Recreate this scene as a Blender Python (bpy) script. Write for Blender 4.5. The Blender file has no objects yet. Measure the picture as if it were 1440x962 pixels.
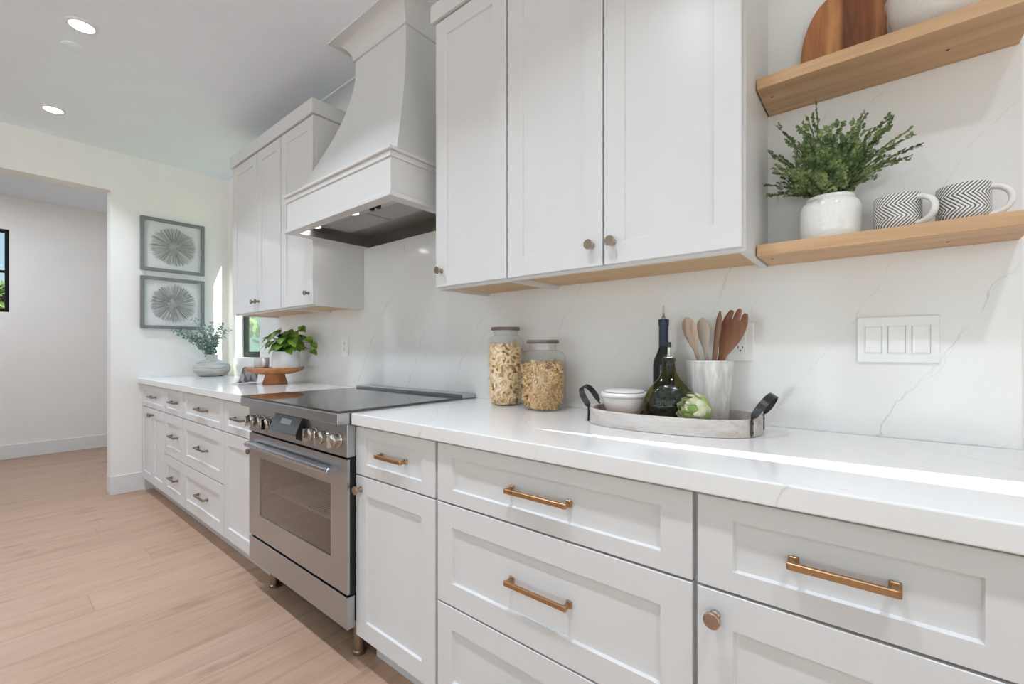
import bpy, bmesh, math, random
from mathutils import Vector, Matrix, Quaternion

SC = bpy.context.scene
COL = SC.collection
rnd = random.Random(7)
PI = math.pi

# ---------------------------------------------------------------- camera
cam = bpy.data.cameras.new('camera')
cam.sensor_width = 36.0
cam.lens = 625.5951 / 1440.0 * 36.0
cam.shift_y = (492.7 - 481.0) / 1440.0
cam.clip_start = 0.05
cam_o = bpy.data.objects.new('camera', cam)
COL.objects.link(cam_o)
cam_o.location = (0.0, -1.501, 1.1379)
cam_o.rotation_euler = (PI / 2, 0.0, 0.68778)
SC.camera = cam_o

# ---------------------------------------------------------------- light, sky, exposure
SC.view_settings.view_transform = 'Standard'
SC.view_settings.look = 'None'
SC.view_settings.exposure = 0.12
SC.view_settings.gamma = 1.0
SC.view_settings.use_curve_mapping = False
SC.cycles.max_bounces = 12
SC.cycles.diffuse_bounces = 6
SC.cycles.glossy_bounces = 5
SC.cycles.transmission_bounces = 10
SC.cycles.transparent_max_bounces = 16
SC.cycles.caustics_reflective = False
SC.cycles.caustics_refractive = False
SC.cycles.sample_clamp_indirect = 6.0

SKY = 2.6            # strength of the sky
SUN = 22.0           # strength of the sun
LAMP = 7.8          # watts of one ceiling downlight
w = bpy.data.worlds.new('sky')
SC.world = w
w.use_nodes = True
nt = w.node_tree
bg = nt.nodes['Background']
tc = nt.nodes.new('ShaderNodeTexCoord')
sep = nt.nodes.new('ShaderNodeSeparateXYZ')
rmp = nt.nodes.new('ShaderNodeValToRGB')
nt.links.new(tc.outputs['Generated'], sep.inputs[0])
nt.links.new(sep.outputs['Z'], rmp.inputs[0])
# away from the sun (towards -x) the sky is a deeper, darker blue
deep = nt.nodes.new('ShaderNodeMapRange'); deep.interpolation_type = 'SMOOTHSTEP'
deep.inputs['From Min'].default_value = -0.35; deep.inputs['From Max'].default_value = -0.85
nt.links.new(sep.outputs['X'], deep.inputs['Value'])
rmp2 = nt.nodes.new('ShaderNodeValToRGB')
nt.links.new(sep.outputs['Z'], rmp2.inputs[0])
e2 = rmp2.color_ramp.elements
e2[0].position = 0.0; e2[0].color = (0.16, 0.155, 0.15, 1)
e2[1].position = 0.5; e2[1].color = (0.07, 0.16, 0.33, 1)
q2 = e2.new(0.02); q2.color = (0.26, 0.31, 0.35, 1)
mxs = nt.nodes.new('ShaderNodeMix'); mxs.data_type = 'RGBA'
nt.links.new(deep.outputs[0], mxs.inputs[0]); nt.links.new(rmp.outputs[0], mxs.inputs[6]); nt.links.new(rmp2.outputs[0], mxs.inputs[7])
nt.links.new(mxs.outputs[2], bg.inputs[0])
bg.inputs[1].default_value = SKY
el = rmp.color_ramp.elements
el[0].position = 0.0; el[0].color = (1.50, 1.48, 1.62, 1)   # below the horizon: added bright glow that lifts the ceiling
el[1].position = 1.0; el[1].color = (0.42, 0.62, 0.95, 1)
e = el.new(0.02); e.color = (0.66, 0.69, 0.76, 1)
e = el.new(0.35); e.color = (0.50, 0.72, 1.0, 1)

sun = bpy.data.lights.new('sun', 'SUN')
sun.energy = SUN
sun.angle = 0.006
sun.color = (1.0, 0.96, 0.90)
sun_o = bpy.data.objects.new('sun', sun)
COL.objects.link(sun_o)
# travels towards -x, a little -y, and down: dz/dy = 3, dy/dx = 0.3
sd = Vector((-1.0, -0.30, -0.90)).normalized()
sun_o.rotation_euler = sd.to_track_quat('-Z', 'Y').to_euler()
sun_o.location = (8, 4, 9)

# ---------------------------------------------------------------- helpers
def S(r, g, b):
    def f(c):
        c /= 255.0
        return c / 12.92 if c <= 0.04045 else ((c + 0.055) / 1.055) ** 2.4
    return (f(r), f(g), f(b), 1.0)

WL = {}   # world location of an object used as a parent

class MB:
    """collects shapes in world coordinates and links them as ONE mesh object"""
    def __init__(self):
        self.v = []; self.f = []; self.m = []; self.s = []
    def add(self, vs, fs, mi=0, smooth=False):
        n = len(self.v)
        self.v += [Vector(p) for p in vs]
        for q in fs:
            self.f.append([n + i for i in q]); self.m.append(mi); self.s.append(smooth)
        return self
    def box(self, x0, x1, y0, y1, z0, z1, mi=0):
        if x0 > x1: x0, x1 = x1, x0
        if y0 > y1: y0, y1 = y1, y0
        if z0 > z1: z0, z1 = z1, z0
        vs = [(x0,y0,z0),(x1,y0,z0),(x1,y1,z0),(x0,y1,z0),(x0,y0,z1),(x1,y0,z1),(x1,y1,z1),(x0,y1,z1)]
        return self.add(vs, [(0,3,2,1),(4,5,6,7),(0,1,5,4),(1,2,6,5),(2,3,7,6),(3,0,4,7)], mi)
    def lathe(self, prof, c=(0,0,0), seg=40, mi=0, M=None, smooth=True, sx=1.0, sy=1.0, a0=0.0):
        vs = []; fs = []
        n = len(prof)
        for (r, z) in prof:
            for k in range(seg):
                a = a0 + 2*PI*k/seg
                p = Vector((r*math.cos(a)*sx, r*math.sin(a)*sy, z))
                if M: p = M @ p
                vs.append(p + Vector(c))
        for i in range(n-1):
            for k in range(seg):
                k2 = (k+1) % seg
                fs.append((i*seg+k, i*seg+k2, (i+1)*seg+k2, (i+1)*seg+k))
        if prof[0][0] > 1e-6: fs.append(tuple(reversed(range(seg))))
        if prof[-1][0] > 1e-6: fs.append(tuple((n-1)*seg+k for k in range(seg)))
        return self.add(vs, fs, mi, smooth)
    def tube(self, pts, r, seg=8, mi=0, cap=True, smooth=True, flat=None):
        """round tube along points; r may be a list; flat=(a,b,up) makes an elliptical / strap section"""
        pts = [Vector(p) for p in pts]
        n = len(pts)
        rs = r if isinstance(r, (list, tuple)) else [r]*n
        vs = []; fs = []
        up = Vector((0,0,1))
        prev = None
        for i, p in enumerate(pts):
            t = (pts[min(i+1,n-1)] - pts[max(i-1,0)])
            if t.length < 1e-9: t = Vector((0,0,1))
            t.normalize()
            if flat is not None:
                u = Vector(flat[2]); u = (u - t*u.dot(t)).normalized()
            elif prev is None:
                u = up if abs(t.dot(up)) < 0.9 else Vector((1,0,0))
                u = (u - t*u.dot(t)).normalized()
            else:
                u = (prev - t*prev.dot(t))
                u = u.normalized() if u.length > 1e-6 else prev
            prev = u
            b = t.cross(u)
            for k in range(seg):
                a = 2*PI*k/seg + (PI/4 if seg == 4 else 0)
                if flat is not None:
                    q = math.sqrt(2) if seg == 4 else 1
                    vs.append(p + u*(math.cos(a)*flat[0]*q*rs[i]) + b*(math.sin(a)*flat[1]*q*rs[i]))
                else:
                    vs.append(p + (u*math.cos(a) + b*math.sin(a))*rs[i])
        for i in range(n-1):
            for k in range(seg):
                k2 = (k+1) % seg
                fs.append((i*seg+k, i*seg+k2, (i+1)*seg+k2, (i+1)*seg+k))
        if cap:
            fs.append(tuple(reversed(range(seg)))); fs.append(tuple((n-1)*seg+k for k in range(seg)))
        return self.add(vs, fs, mi, smooth)
    def prism(self, poly, axis, a, b, mi=0, smooth=False):
        """poly: list of 2D points in the two other axes (order y,z / x,z / x,y)"""
        n = len(poly); vs = []
        for t in (a, b):
            for (p, q) in poly:
                vs.append((t,p,q) if axis == 0 else (p,t,q) if axis == 1 else (p,q,t))
        fs = [tuple(range(n)), tuple(reversed(range(n, 2*n)))]
        for i in range(n):
            j = (i+1) % n
            fs.append((i, n+i, n+j, j))
        return self.add(vs, fs, mi, smooth)
    def build(self, name, mat, parent=None, bevel=0.0, seg=2, auto=None, kind=None, label=None, cat=None, group=None):
        me = bpy.data.meshes.new(name)
        off = WL.get(parent.name, Vector((0,0,0))) if parent else Vector((0,0,0))
        if parent is None:
            # put the origin at the base of the mesh
            xs = [p.x for p in self.v]; ys = [p.y for p in self.v]; zs = [p.z for p in self.v]
            off = Vector(((min(xs)+max(xs))/2, (min(ys)+max(ys))/2, min(zs)))
        me.from_pydata([p - off for p in self.v], [], self.f)
        mats = mat if isinstance(mat, (list, tuple)) else [mat]
        for m in mats: me.materials.append(m)
        for i, p in enumerate(me.polygons):
            p.material_index = self.m[i]; p.use_smooth = self.s[i]
        me.validate()
        bm = bmesh.new(); bm.from_mesh(me)
        bmesh.ops.recalc_face_normals(bm, faces=bm.faces)
        bm.to_mesh(me); bm.free()
        o = bpy.data.objects.new(name, me)
        COL.objects.link(o)
        if parent:
            o.parent = parent; WL[o.name] = off
        else:
            o.location = off; WL[o.name] = off
        if bevel > 0:
            md = o.modifiers.new('bevel', 'BEVEL'); md.width = bevel; md.segments = seg
            md.limit_method = 'ANGLE'; md.angle_limit = 0.6
            md.harden_normals = False
        if auto:
            for p in me.polygons: p.use_smooth = True
            try:
                me.set_sharp_from_angle(angle=auto)
            except Exception:
                pass
        if any(self.s) and not auto:
            me.set_sharp_from_angle(angle=0.75)
        tag(o, label, cat, group, kind)
        return o

def tag(o, label=None, cat=None, group=None, kind=None):
    if label: o['label'] = label
    if cat: o['category'] = cat
    if group: o['group'] = group
    if kind: o['kind'] = kind

def thing(name, loc, label, cat, group=None, rz=0.0):
    o = bpy.data.objects.new(name, None)
    o.empty_display_size = 0.05
    COL.objects.link(o)
    o.location = loc
    WL[o.name] = Vector(loc)
    tag(o, label, cat, group)
    return o

# ---------------------------------------------------------------- materials
def new_mat(name):
    m = bpy.data.materials.new(name); m.use_nodes = True
    nt = m.node_tree
    return m, nt, nt.nodes['Principled BSDF']

def N(nt, t, **kw):
    n = nt.nodes.new('ShaderNode' + t)
    for k, v in kw.items():
        if k.startswith('i_'):
            key = k[2:]
            key = int(key) if key.isdigit() else key.replace('_', ' ')
            n.inputs[key].default_value = v
        else: setattr(n, k, v)
    return n

def mth(nt, op, a, b=None, c=None):
    n = nt.nodes.new('ShaderNodeMath'); n.operation = op
    for i, x in enumerate((a, b, c)):
        if x is None: continue
        if isinstance(x, (int, float)): n.inputs[i].default_value = x
        else: nt.links.new(x, n.inputs[i])
    return n.outputs[0]

def ramp(nt, fac, stops):
    r = nt.nodes.new('ShaderNodeValToRGB')
    el = r.color_ramp.elements
    el[0].position = stops[0][0]; el[0].color = stops[0][1]
    el[1].position = stops[-1][0]; el[1].color = stops[-1][1]
    for p, c in stops[1:-1]:
        e = el.new(p); e.color = c
    nt.links.new(fac, r.inputs[0])
    return r.outputs[0]

def mixc(nt, fac, a, b):
    n = nt.nodes.new('ShaderNodeMix'); n.data_type = 'RGBA'
    for i, x in ((0, fac), (6, a), (7, b)):
        if isinstance(x, (int, float, tuple)): n.inputs[i].default_value = x
        else: nt.links.new(x, n.inputs[i])
    return n.outputs[2]

def simple(name, col, rough=0.5, metal=0.0, noise=0.03, scale=40.0, bump=0.0, coat=0.0, spec=0.5):
    """principled with a faint procedural mottling"""
    m, nt, p = new_mat(name)
    pos = N(nt, 'NewGeometry')
    nz = N(nt, 'TexNoise'); nz.inputs['Scale'].default_value = scale; nz.inputs['Detail'].default_value = 3
    nt.links.new(pos.outputs['Position'], nz.inputs['Vector'])
    lo = tuple(c*(1-noise) for c in col[:3]) + (1,)
    hi = tuple(min(1, c*(1+noise)) for c in col[:3]) + (1,)
    c = ramp(nt, nz.outputs[0], [(0.3, lo), (0.7, hi)])
    nt.links.new(c, p.inputs['Base Color'])
    p.inputs['Roughness'].default_value = rough
    p.inputs['Metallic'].default_value = metal
    p.inputs['Specular IOR Level'].default_value = spec
    p.inputs['Coat Weight'].default_value = coat
    if bump:
        b = N(nt, 'Bump'); b.inputs['Strength'].default_value = bump; b.inputs['Distance'].default_value = 0.002
        nt.links.new(nz.outputs[0], b.inputs['Height']); nt.links.new(b.outputs[0], p.inputs['Normal'])
    return m

M = {}
M['wall'] = simple('wall_paint', S(237, 234, 231), 0.75, noise=0.01, scale=6, bump=0.0)
M['ceil'] = simple('ceiling_paint', S(236, 243, 251), 0.7, noise=0.01, scale=6)
M['cab'] = simple('cabinet_paint', S(214, 213, 212), 0.33, noise=0.008, scale=8)
M['trim'] = simple('trim_paint', S(226, 226, 226), 0.4, noise=0.008, scale=8)
M['plastic'] = simple('white_plastic', S(232, 232, 230), 0.35, noise=0.01)
M['dark'] = simple('dark_gap', S(16, 16, 16), 0.6, noise=0.1)
M['blackplastic'] = simple('black_plastic', S(26, 27, 29), 0.35, noise=0.1)
M['brass'] = simple('champagne_bronze', S(182, 144, 106), 0.32, 1.0, noise=0.06, scale=90)
M['brassdk'] = simple('aged_bronze_knob', S(174, 155, 138), 0.30, 1.0, noise=0.06, scale=90)
M['pewter'] = simple('brushed_pewter', S(150, 136, 120), 0.35, 1.0, noise=0.08, scale=90)
M['chrome'] = simple('polished_steel', S(205, 200, 194), 0.10, 1.0, noise=0.02)
M['iron'] = simple('dark_iron', S(70, 69, 70), 0.42, 0.8, noise=0.2, scale=60, bump=0.2)
M['blkframe'] = simple('black_window_frame', S(20, 24, 22), 0.6, noise=0.1, spec=0.15)
M['greyframe'] = simple('grey_stained_frame', S(120, 122, 124), 0.5, noise=0.1, scale=30)
M['paper'] = simple('mat_paper', S(236, 236, 235), 0.8, noise=0.01)
M['strip1'] = simple('grey_paper_strip', S(186, 184, 181), 0.8, noise=0.1)
M['strip2'] = simple('dark_paper_strip', S(150, 149, 146), 0.8, noise=0.1)
M['strip3'] = simple('pale_paper_strip', S(214, 213, 211), 0.8, noise=0.05)
M['glaze'] = simple('white_glaze', S(228, 227, 224), 0.12, noise=0.04, scale=160)
M['whitepot'] = simple('matte_white_pot', S(226, 229, 233), 0.35, noise=0.01)
M['soil'] = simple('soil', S(48, 38, 30), 0.95, noise=0.4, scale=120, bump=0.5)
M['siding'] = simple('pale_green_siding', S(118, 150, 134), 0.7, noise=0.05, scale=3)
M['grass'] = simple('lawn', S(96, 118, 70), 0.9, noise=0.3, scale=2)
M['bark'] = simple('bark', S(96, 82, 68), 0.9, noise=0.3, scale=14, bump=0.5)
M['lcd'] = simple('display_screen', S(150, 156, 158), 0.3, noise=0.02)
M['dispglass'] = simple('grey_control_glass', S(74, 80, 82), 0.2, noise=0.03)

def leafmat(name, a, b, rough=0.45, scale=30):
    m, nt, p = new_mat(name)
    pos = N(nt, 'NewGeometry')
    nz = N(nt, 'TexNoise'); nz.inputs['Scale'].default_value = scale; nz.inputs['Detail'].default_value = 2
    nt.links.new(pos.outputs['Position'], nz.inputs['Vector'])
    c = ramp(nt, nz.outputs[0], [(0.33, a), (0.67, b)])
    nt.links.new(c, p.inputs['Base Color'])
    p.inputs['Roughness'].default_value = rough
    tr = N(nt, 'BsdfTranslucent'); nt.links.new(c, tr.inputs['Color'])
    mx = N(nt, 'MixShader'); mx.inputs[0].default_value = 0.25
    nt.links.new(p.outputs[0], mx.inputs[1]); nt.links.new(tr.outputs[0], mx.inputs[2])
    nt.links.new(mx.outputs[0], nt.nodes['Material Output'].inputs['Surface'])
    return m
M['fern'] = leafmat('fern_leaf', S(72, 98, 58), S(150, 170, 112))
M['fernstem'] = simple('fern_stem', S(70, 84, 52), 0.6, noise=0.1)
M['euca'] = leafmat('eucalyptus_leaf', S(104, 134, 122), S(172, 190, 178), scale=40)
M['pothos'] = leafmat('pothos_leaf', S(52, 98, 34), S(138, 172, 62), rough=0.3, scale=18)
M['treeleaf'] = leafmat('tree_leaf', S(56, 80, 44), S(104, 120, 62), scale=2)
M['arti'] = leafmat('artichoke_bract', S(196, 202, 150), S(238, 236, 214), rough=0.5, scale=38)
M['arti2'] = simple('artichoke_heart', S(170, 140, 108), 0.7, noise=0.25, scale=120)
M['arti3'] = leafmat('artichoke_green_bract', S(128, 158, 78), S(176, 196, 120), rough=0.5, scale=30)

def quartz():
    m, nt, p = new_mat('veined_white_quartz')
    g = N(nt, 'NewGeometry')
    sp = N(nt, 'SeparateXYZ'); nt.links.new(g.outputs['Position'], sp.inputs[0])
    nz = N(nt, 'TexNoise'); nz.inputs['Scale'].default_value = 2.2; nz.inputs['Detail'].default_value = 6; nz.inputs['Roughness'].default_value = 0.62
    nt.links.new(g.outputs['Position'], nz.inputs['Vector'])
    fl = ramp(nt, nz.outputs[0], [(0.35, S(226, 225, 223)), (0.7, S(231, 230, 228))])
    # vein coordinate: across the lines that climb to the right
    u = mth(nt, 'ADD', mth(nt, 'MULTIPLY', sp.outputs['X'], 0.86), mth(nt, 'MULTIPLY', sp.outputs['Z'], -0.52))
    u = mth(nt, 'ADD', u, mth(nt, 'MULTIPLY', sp.outputs['Y'], 0.75))
    u = mth(nt, 'ADD', u, mth(nt, 'MULTIPLY', nz.outputs[0], 0.22))
    out = fl
    for k, (sc, off, wd, dk) in enumerate(((2.3, 0.31, 0.0034, 0.48), (3.7, 5.2, 0.0020, 0.34))):
        v = N(nt, 'TexVoronoi'); v.voronoi_dimensions = '1D'; v.feature = 'DISTANCE_TO_EDGE'
        v.inputs['Scale'].default_value = sc
        nt.links.new(mth(nt, 'ADD', u, off), v.inputs['W'])
        line = N(nt, 'MapRange'); line.inputs['From Min'].default_value = 0.0; line.inputs['From Max'].default_value = wd*sc
        line.inputs['To Min'].default_value = 1.0; line.inputs['To Max'].default_value = 0.0
        nt.links.new(v.outputs['Distance'], line.inputs['Value'])
        n2 = N(nt, 'TexNoise'); n2.inputs['Scale'].default_value = 9 + 5*k; n2.inputs['Detail'].default_value = 4
        nt.links.new(g.outputs['Position'], n2.inputs['Vector'])
        msk = N(nt, 'MapRange'); msk.inputs['From Min'].default_value = 0.42; msk.inputs['From Max'].default_value = 0.62
        nt.links.new(n2.outputs[0], msk.inputs['Value'])
        f = mth(nt, 'MULTIPLY', mth(nt, 'MULTIPLY', line.outputs[0], msk.outputs[0]), dk)
        out = mixc(nt, f, out, S(168, 162, 156))
    nt.links.new(out, p.inputs['Base Color'])
    p.inputs['Roughness'].default_value = 0.13
    return m
M['quartz'] = quartz()

def oak_floor():
    m, nt, p = new_mat('oak_plank_floor')
    g = N(nt, 'NewGeometry')
    sp = N(nt, 'SeparateXYZ'); nt.links.new(g.outputs['Position'], sp.inputs[0])
    W, L = 0.205, 1.9
    xi = mth(nt, 'DIVIDE', mth(nt, 'ADD', sp.outputs['X'], 20.0 + 0.061), W)
    i = mth(nt, 'FLOOR', xi)
    fx = mth(nt, 'FRACT', xi)
    wn = N(nt, 'TexWhiteNoise'); wn.noise_dimensions = '1D'; nt.links.new(i, wn.inputs['W'])
    yj = mth(nt, 'DIVIDE', mth(nt, 'ADD', mth(nt, 'ADD', sp.outputs['Y'], 40.0), mth(nt, 'MULTIPLY', wn.outputs['Value'], L*3)), L)
    j = mth(nt, 'FLOOR', yj)
    fy = mth(nt, 'FRACT', yj)
    cb = N(nt, 'CombineXYZ'); nt.links.new(i, cb.inputs[0]); nt.links.new(j, cb.inputs[1])
    w2 = N(nt, 'TexWhiteNoise'); w2.noise_dimensions = '2D'; nt.links.new(cb.outputs[0], w2.inputs['Vector'])
    # grain: noise stretched along y, different on every plank
    cg = N(nt, 'CombineXYZ')
    nt.links.new(mth(nt, 'MULTIPLY', sp.outputs['X'], 9.0), cg.inputs[0])
    nt.links.new(mth(nt, 'MULTIPLY', sp.outputs['Y'], 0.9), cg.inputs[1])
    nt.links.new(mth(nt, 'MULTIPLY', w2.outputs['Value'], 60.0), cg.inputs[2])
    ng = N(nt, 'TexNoise'); ng.inputs['Scale'].default_value = 1.6; ng.inputs['Detail'].default_value = 8; ng.inputs['Roughness'].default_value = 0.6; ng.inputs['Distortion'].default_value = 0.6
    nt.links.new(cg.outputs[0], ng.inputs['Vector'])
    cf = N(nt, 'CombineXYZ')
    nt.links.new(mth(nt, 'MULTIPLY', sp.outputs['X'], 60.0), cf.inputs[0])
    nt.links.new(mth(nt, 'MULTIPLY', sp.outputs['Y'], 2.5), cf.inputs[1])
    nt.links.new(mth(nt, 'MULTIPLY', w2.outputs['Value'], 30.0), cf.inputs[2])
    nf = N(nt, 'TexNoise'); nf.inputs['Scale'].default_value = 1.5; nf.inputs['Detail'].default_value = 4
    nt.links.new(cf.outputs[0], nf.inputs['Vector'])
    a = ramp(nt, w2.outputs['Value'], [(0.0, S(172, 139, 115)), (0.35, S(182, 150, 126)), (0.7, S(177, 145, 122)), (1.0, S(188, 157, 135))])
    b = ramp(nt, ng.outputs[0], [(0.28, S(138, 106, 82)), (0.46, S(180, 147, 122)), (0.72, S(190, 160, 137))])
    c = mixc(nt, 0.45, a, b)
    fine = ramp(nt, nf.outputs[0], [(0.3, (0.90, 0.89, 0.88, 1)), (0.65, (1.02, 1.02, 1.02, 1))])
    mu = N(nt, 'Mix'); mu.data_type = 'RGBA'; mu.blend_type = 'MULTIPLY'; mu.inputs[0].default_value = 1.0
    nt.links.new(c, mu.inputs[6]); nt.links.new(fine, mu.inputs[7])
    c = mu.outputs[2]
    # knots and dark streaks
    ck = N(nt, 'CombineXYZ')
    nt.links.new(mth(nt, 'MULTIPLY', sp.outputs['X'], 3.2), ck.inputs[0]); nt.links.new(mth(nt, 'MULTIPLY', sp.outputs['Y'], 1.1), ck.inputs[1]); nt.links.new(mth(nt, 'MULTIPLY', w2.outputs['Value'], 17.0), ck.inputs[2])
    nk = N(nt, 'TexNoise'); nk.inputs['Scale'].default_value = 2.6; nk.inputs['Detail'].default_value = 5
    nt.links.new(ck.outputs[0], nk.inputs['Vector'])
    kn = N(nt, 'MapRange'); kn.inputs['From Min'].default_value = 0.62; kn.inputs['From Max'].default_value = 0.78
    nt.links.new(nk.outputs[0], kn.inputs['Value'])
    c = mixc(nt, mth(nt, 'MULTIPLY', kn.outputs[0], 0.75), c, S(120, 96, 78))
    # seams
    sx = mth(nt, 'MULTIPLY', mth(nt, 'MINIMUM', fx, mth(nt, 'SUBTRACT', 1.0, fx)), W)
    sy = mth(nt, 'MULTIPLY', mth(nt, 'MINIMUM', fy, mth(nt, 'SUBTRACT', 1.0, fy)), L)
    s = mth(nt, 'MINIMUM', sx, sy)
    ml = N(nt, 'MapRange'); ml.inputs['From Min'].default_value = 0.0005; ml.inputs['From Max'].default_value = 0.0024
    ml.inputs['To Min'].default_value = 0.55; ml.inputs['To Max'].default_value = 0.0
    nt.links.new(s, ml.inputs['Value'])
    c = mixc(nt, ml.outputs[0], c, S(124, 98, 78))
    nt.links.new(c, p.inputs['Base Color'])
    p.inputs['Roughness'].default_value = 0.42
    bp = N(nt, 'Bump'); bp.inputs['Strength'].default_value = 0.12; bp.inputs['Distance'].default_value = 0.002
    nt.links.new(nf.outputs[0], bp.inputs['Height']); nt.links.new(bp.outputs[0], p.inputs['Normal'])
    return m
M['floor'] = oak_floor()

def wood(name, a, b, c, axis='X', scale=6.0, stretch=14.0, rough=0.45, rings=0.0):
    m, nt, p = new_mat(name)
    g = N(nt, 'NewGeometry')
    mp = N(nt, 'Mapping')
    s = [stretch*scale/10]*3
    s['XYZ'.index(axis)] = scale/10*0.9
    mp.inputs['Scale'].default_value = s
    nt.links.new(g.outputs['Position'], mp.inputs['Vector'])
    n1 = N(nt, 'TexNoise'); n1.inputs['Scale'].default_value = 2.0; n1.inputs['Detail'].default_value = 8; n1.inputs['Roughness'].default_value = 0.65; n1.inputs['Distortion'].default_value = 1.0
    nt.links.new(mp.outputs[0], n1.inputs['Vector'])
    col = ramp(nt, n1.outputs[0], [(0.28, a), (0.5, b), (0.72, c)])
    nt.links.new(col, p.inputs['Base Color'])
    p.inputs['Roughness'].default_value = rough
    bp = N(nt, 'Bump'); bp.inputs['Strength'].default_value = 0.1; bp.inputs['Distance'].default_value = 0.002
    nt.links.new(n1.outputs[0], bp.inputs['Height']); nt.links.new(bp.outputs[0], p.inputs['Normal'])
    return m
M['shelf'] = wood('oak_shelf_wood', S(178, 138, 100), S(198, 160, 120), S(208, 174, 136), 'X', 9)
M['under'] = wood('maple_underside', S(186, 148, 104), S(204, 168, 122), S(212, 180, 136), 'X', 6)
M['stand'] = wood('acacia_stand_wood', S(150, 92, 52), S(184, 122, 74), S(204, 146, 96), 'X', 12, 10)
M['spoonlt'] = wood('olive_wood', S(140, 112, 92), S(190, 166, 146), S(206, 186, 168), 'Z', 20, 9)
M['spoonpale'] = wood('pale_wood', S(176, 164, 150), S(196, 184, 170), S(206, 196, 184), 'Z', 20, 9)
M['spoondk'] = wood('brown_wood', S(96, 60, 42), S(132, 86, 62), S(150, 102, 76), 'Z', 20, 9)
M['cutdk'] = wood('walnut_spatula', S(92, 64, 48), S(118, 84, 64), S(136, 102, 80), 'Z', 20, 9)
M['trayw'] = wood('whitewashed_tray_wood', S(150, 132, 120), S(196, 188, 182), S(216, 211, 206), 'X', 14, 6, 0.7)
M['trayin'] = wood('tray_inner_wood', S(110, 84, 68), S(146, 116, 98), S(176, 152, 136), 'X', 14, 6, 0.7)

def board_wood():
    m, nt, p = new_mat('striped_acacia_board')
    g = N(nt, 'NewGeometry'); sp = N(nt, 'SeparateXYZ'); nt.links.new(g.outputs['Position'], sp.inputs[0])
    x = mth(nt, 'DIVIDE', mth(nt, 'ADD', sp.outputs['X'], 0.165), 0.19)
    c = ramp(nt, x, [(0.0, S(170, 112, 70)), (0.28, S(176, 116, 72)), (0.34, S(202, 146, 96)), (0.44, S(190, 132, 84)), (0.5, S(112, 66, 42)),
                     (0.62, S(126, 74, 46)), (0.8, S(138, 82, 50)), (0.86, S(176, 116, 72)), (1.0, S(120, 72, 44))])
    mp = N(nt, 'Mapping'); mp.inputs['Scale'].default_value = (30, 10, 3); nt.links.new(g.outputs['Position'], mp.inputs['Vector'])
    n1 = N(nt, 'TexNoise'); n1.inputs['Scale'].default_value = 1.5; n1.inputs['Detail'].default_value = 6; n1.inputs['Distortion'].default_value = 1.5
    nt.links.new(mp.outputs[0], n1.inputs['Vector'])
    f = ramp(nt, n1.outputs[0], [(0.3, (0.72, 0.68, 0.64, 1)), (0.7, (1.1, 1.08, 1.05, 1))])
    mu = N(nt, 'Mix'); mu.data_type = 'RGBA'; mu.blend_type = 'MULTIPLY'; mu.inputs[0].default_value = 1.0
    nt.links.new(c, mu.inputs[6]); nt.links.new(f, mu.inputs[7])
    nt.links.new(mu.outputs[2], p.inputs['Base Color']); p.inputs['Roughness'].default_value = 0.4
    return m
M['board'] = board_wood()

def steel(name, col, rough, axis='X'):
    m, nt, p = new_mat(name)
    g = N(nt, 'NewGeometry'); mp = N(nt, 'Mapping')
    s = [1400.0]*3; s['XYZ'.index(axis)] = 8.0
    mp.inputs['Scale'].default_value = s
    nt.links.new(g.outputs['Position'], mp.inputs['Vector'])
    n1 = N(nt, 'TexNoise'); n1.inputs['Scale'].default_value = 1.0; n1.inputs['Detail'].default_value = 2
    nt.links.new(mp.outputs[0], n1.inputs['Vector'])
    r = N(nt, 'MapRange'); r.inputs['To Min'].default_value = rough*0.94; r.inputs['To Max'].default_value = rough*1.06
    nt.links.new(n1.outputs[0], r.inputs['Value']); nt.links.new(r.outputs[0], p.inputs['Roughness'])
    p.inputs['Base Color'].default_value = col; p.inputs['Metallic'].default_value = 1.0
    b = N(nt, 'Bump'); b.inputs['Strength'].default_value = 0.004; b.inputs['Distance'].default_value = 0.0005
    nt.links.new(n1.outputs[0], b.inputs['Height']); nt.links.new(b.outputs[0], p.inputs['Normal'])
    return m
M['steel'] = steel('brushed_stainless', S(183, 187, 191), 0.28)
M['steeldk'] = steel('hood_liner_stainless', S(150, 148, 144), 0.32)

def thinglass(name, tint, refl=1.0, rough=0.02):
    """thin clear pane: part passes through, part mirrors (fresnel)"""
    m, nt, p = new_mat(name)
    nt.nodes.remove(p)
    tr = N(nt, 'BsdfTransparent'); tr.inputs['Color'].default_value = tint
    gl = N(nt, 'BsdfGlossy'); gl.inputs['Roughness'].default_value = rough
    # reflectance of a pane grows towards grazing angles, the same on both faces
    g = N(nt, 'NewGeometry'); dt = N(nt, 'VectorMath'); dt.operation = 'DOT_PRODUCT'
    nt.links.new(g.outputs['Normal'], dt.inputs[0]); nt.links.new(g.outputs['Incoming'], dt.inputs[1])
    fr = mth(nt, 'MULTIPLY_ADD', mth(nt, 'POWER', mth(nt, 'SUBTRACT', 1.0, mth(nt, 'ABSOLUTE', dt.outputs['Value'])), 5.0), 0.95, 0.045)
    nz = N(nt, 'TexNoise'); nz.inputs['Scale'].default_value = 8.0
    f = mth(nt, 'MULTIPLY', fr, mth(nt, 'MULTIPLY_ADD', nz.outputs[0], 0.1, refl - 0.05))
    mx = N(nt, 'MixShader'); nt.links.new(f, mx.inputs[0])
    nt.links.new(tr.outputs[0], mx.inputs[1]); nt.links.new(gl.outputs[0], mx.inputs[2])
    nt.links.new(mx.outputs[0], nt.nodes['Material Output'].inputs['Surface'])
    return m
M['glass'] = thinglass('window_glass', (0.90, 0.96, 0.93, 1), 0.4)
M['jarglass'] = thinglass('jar_glass', (0.985, 0.988, 0.988, 1), 0.9, 0.008)
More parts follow.
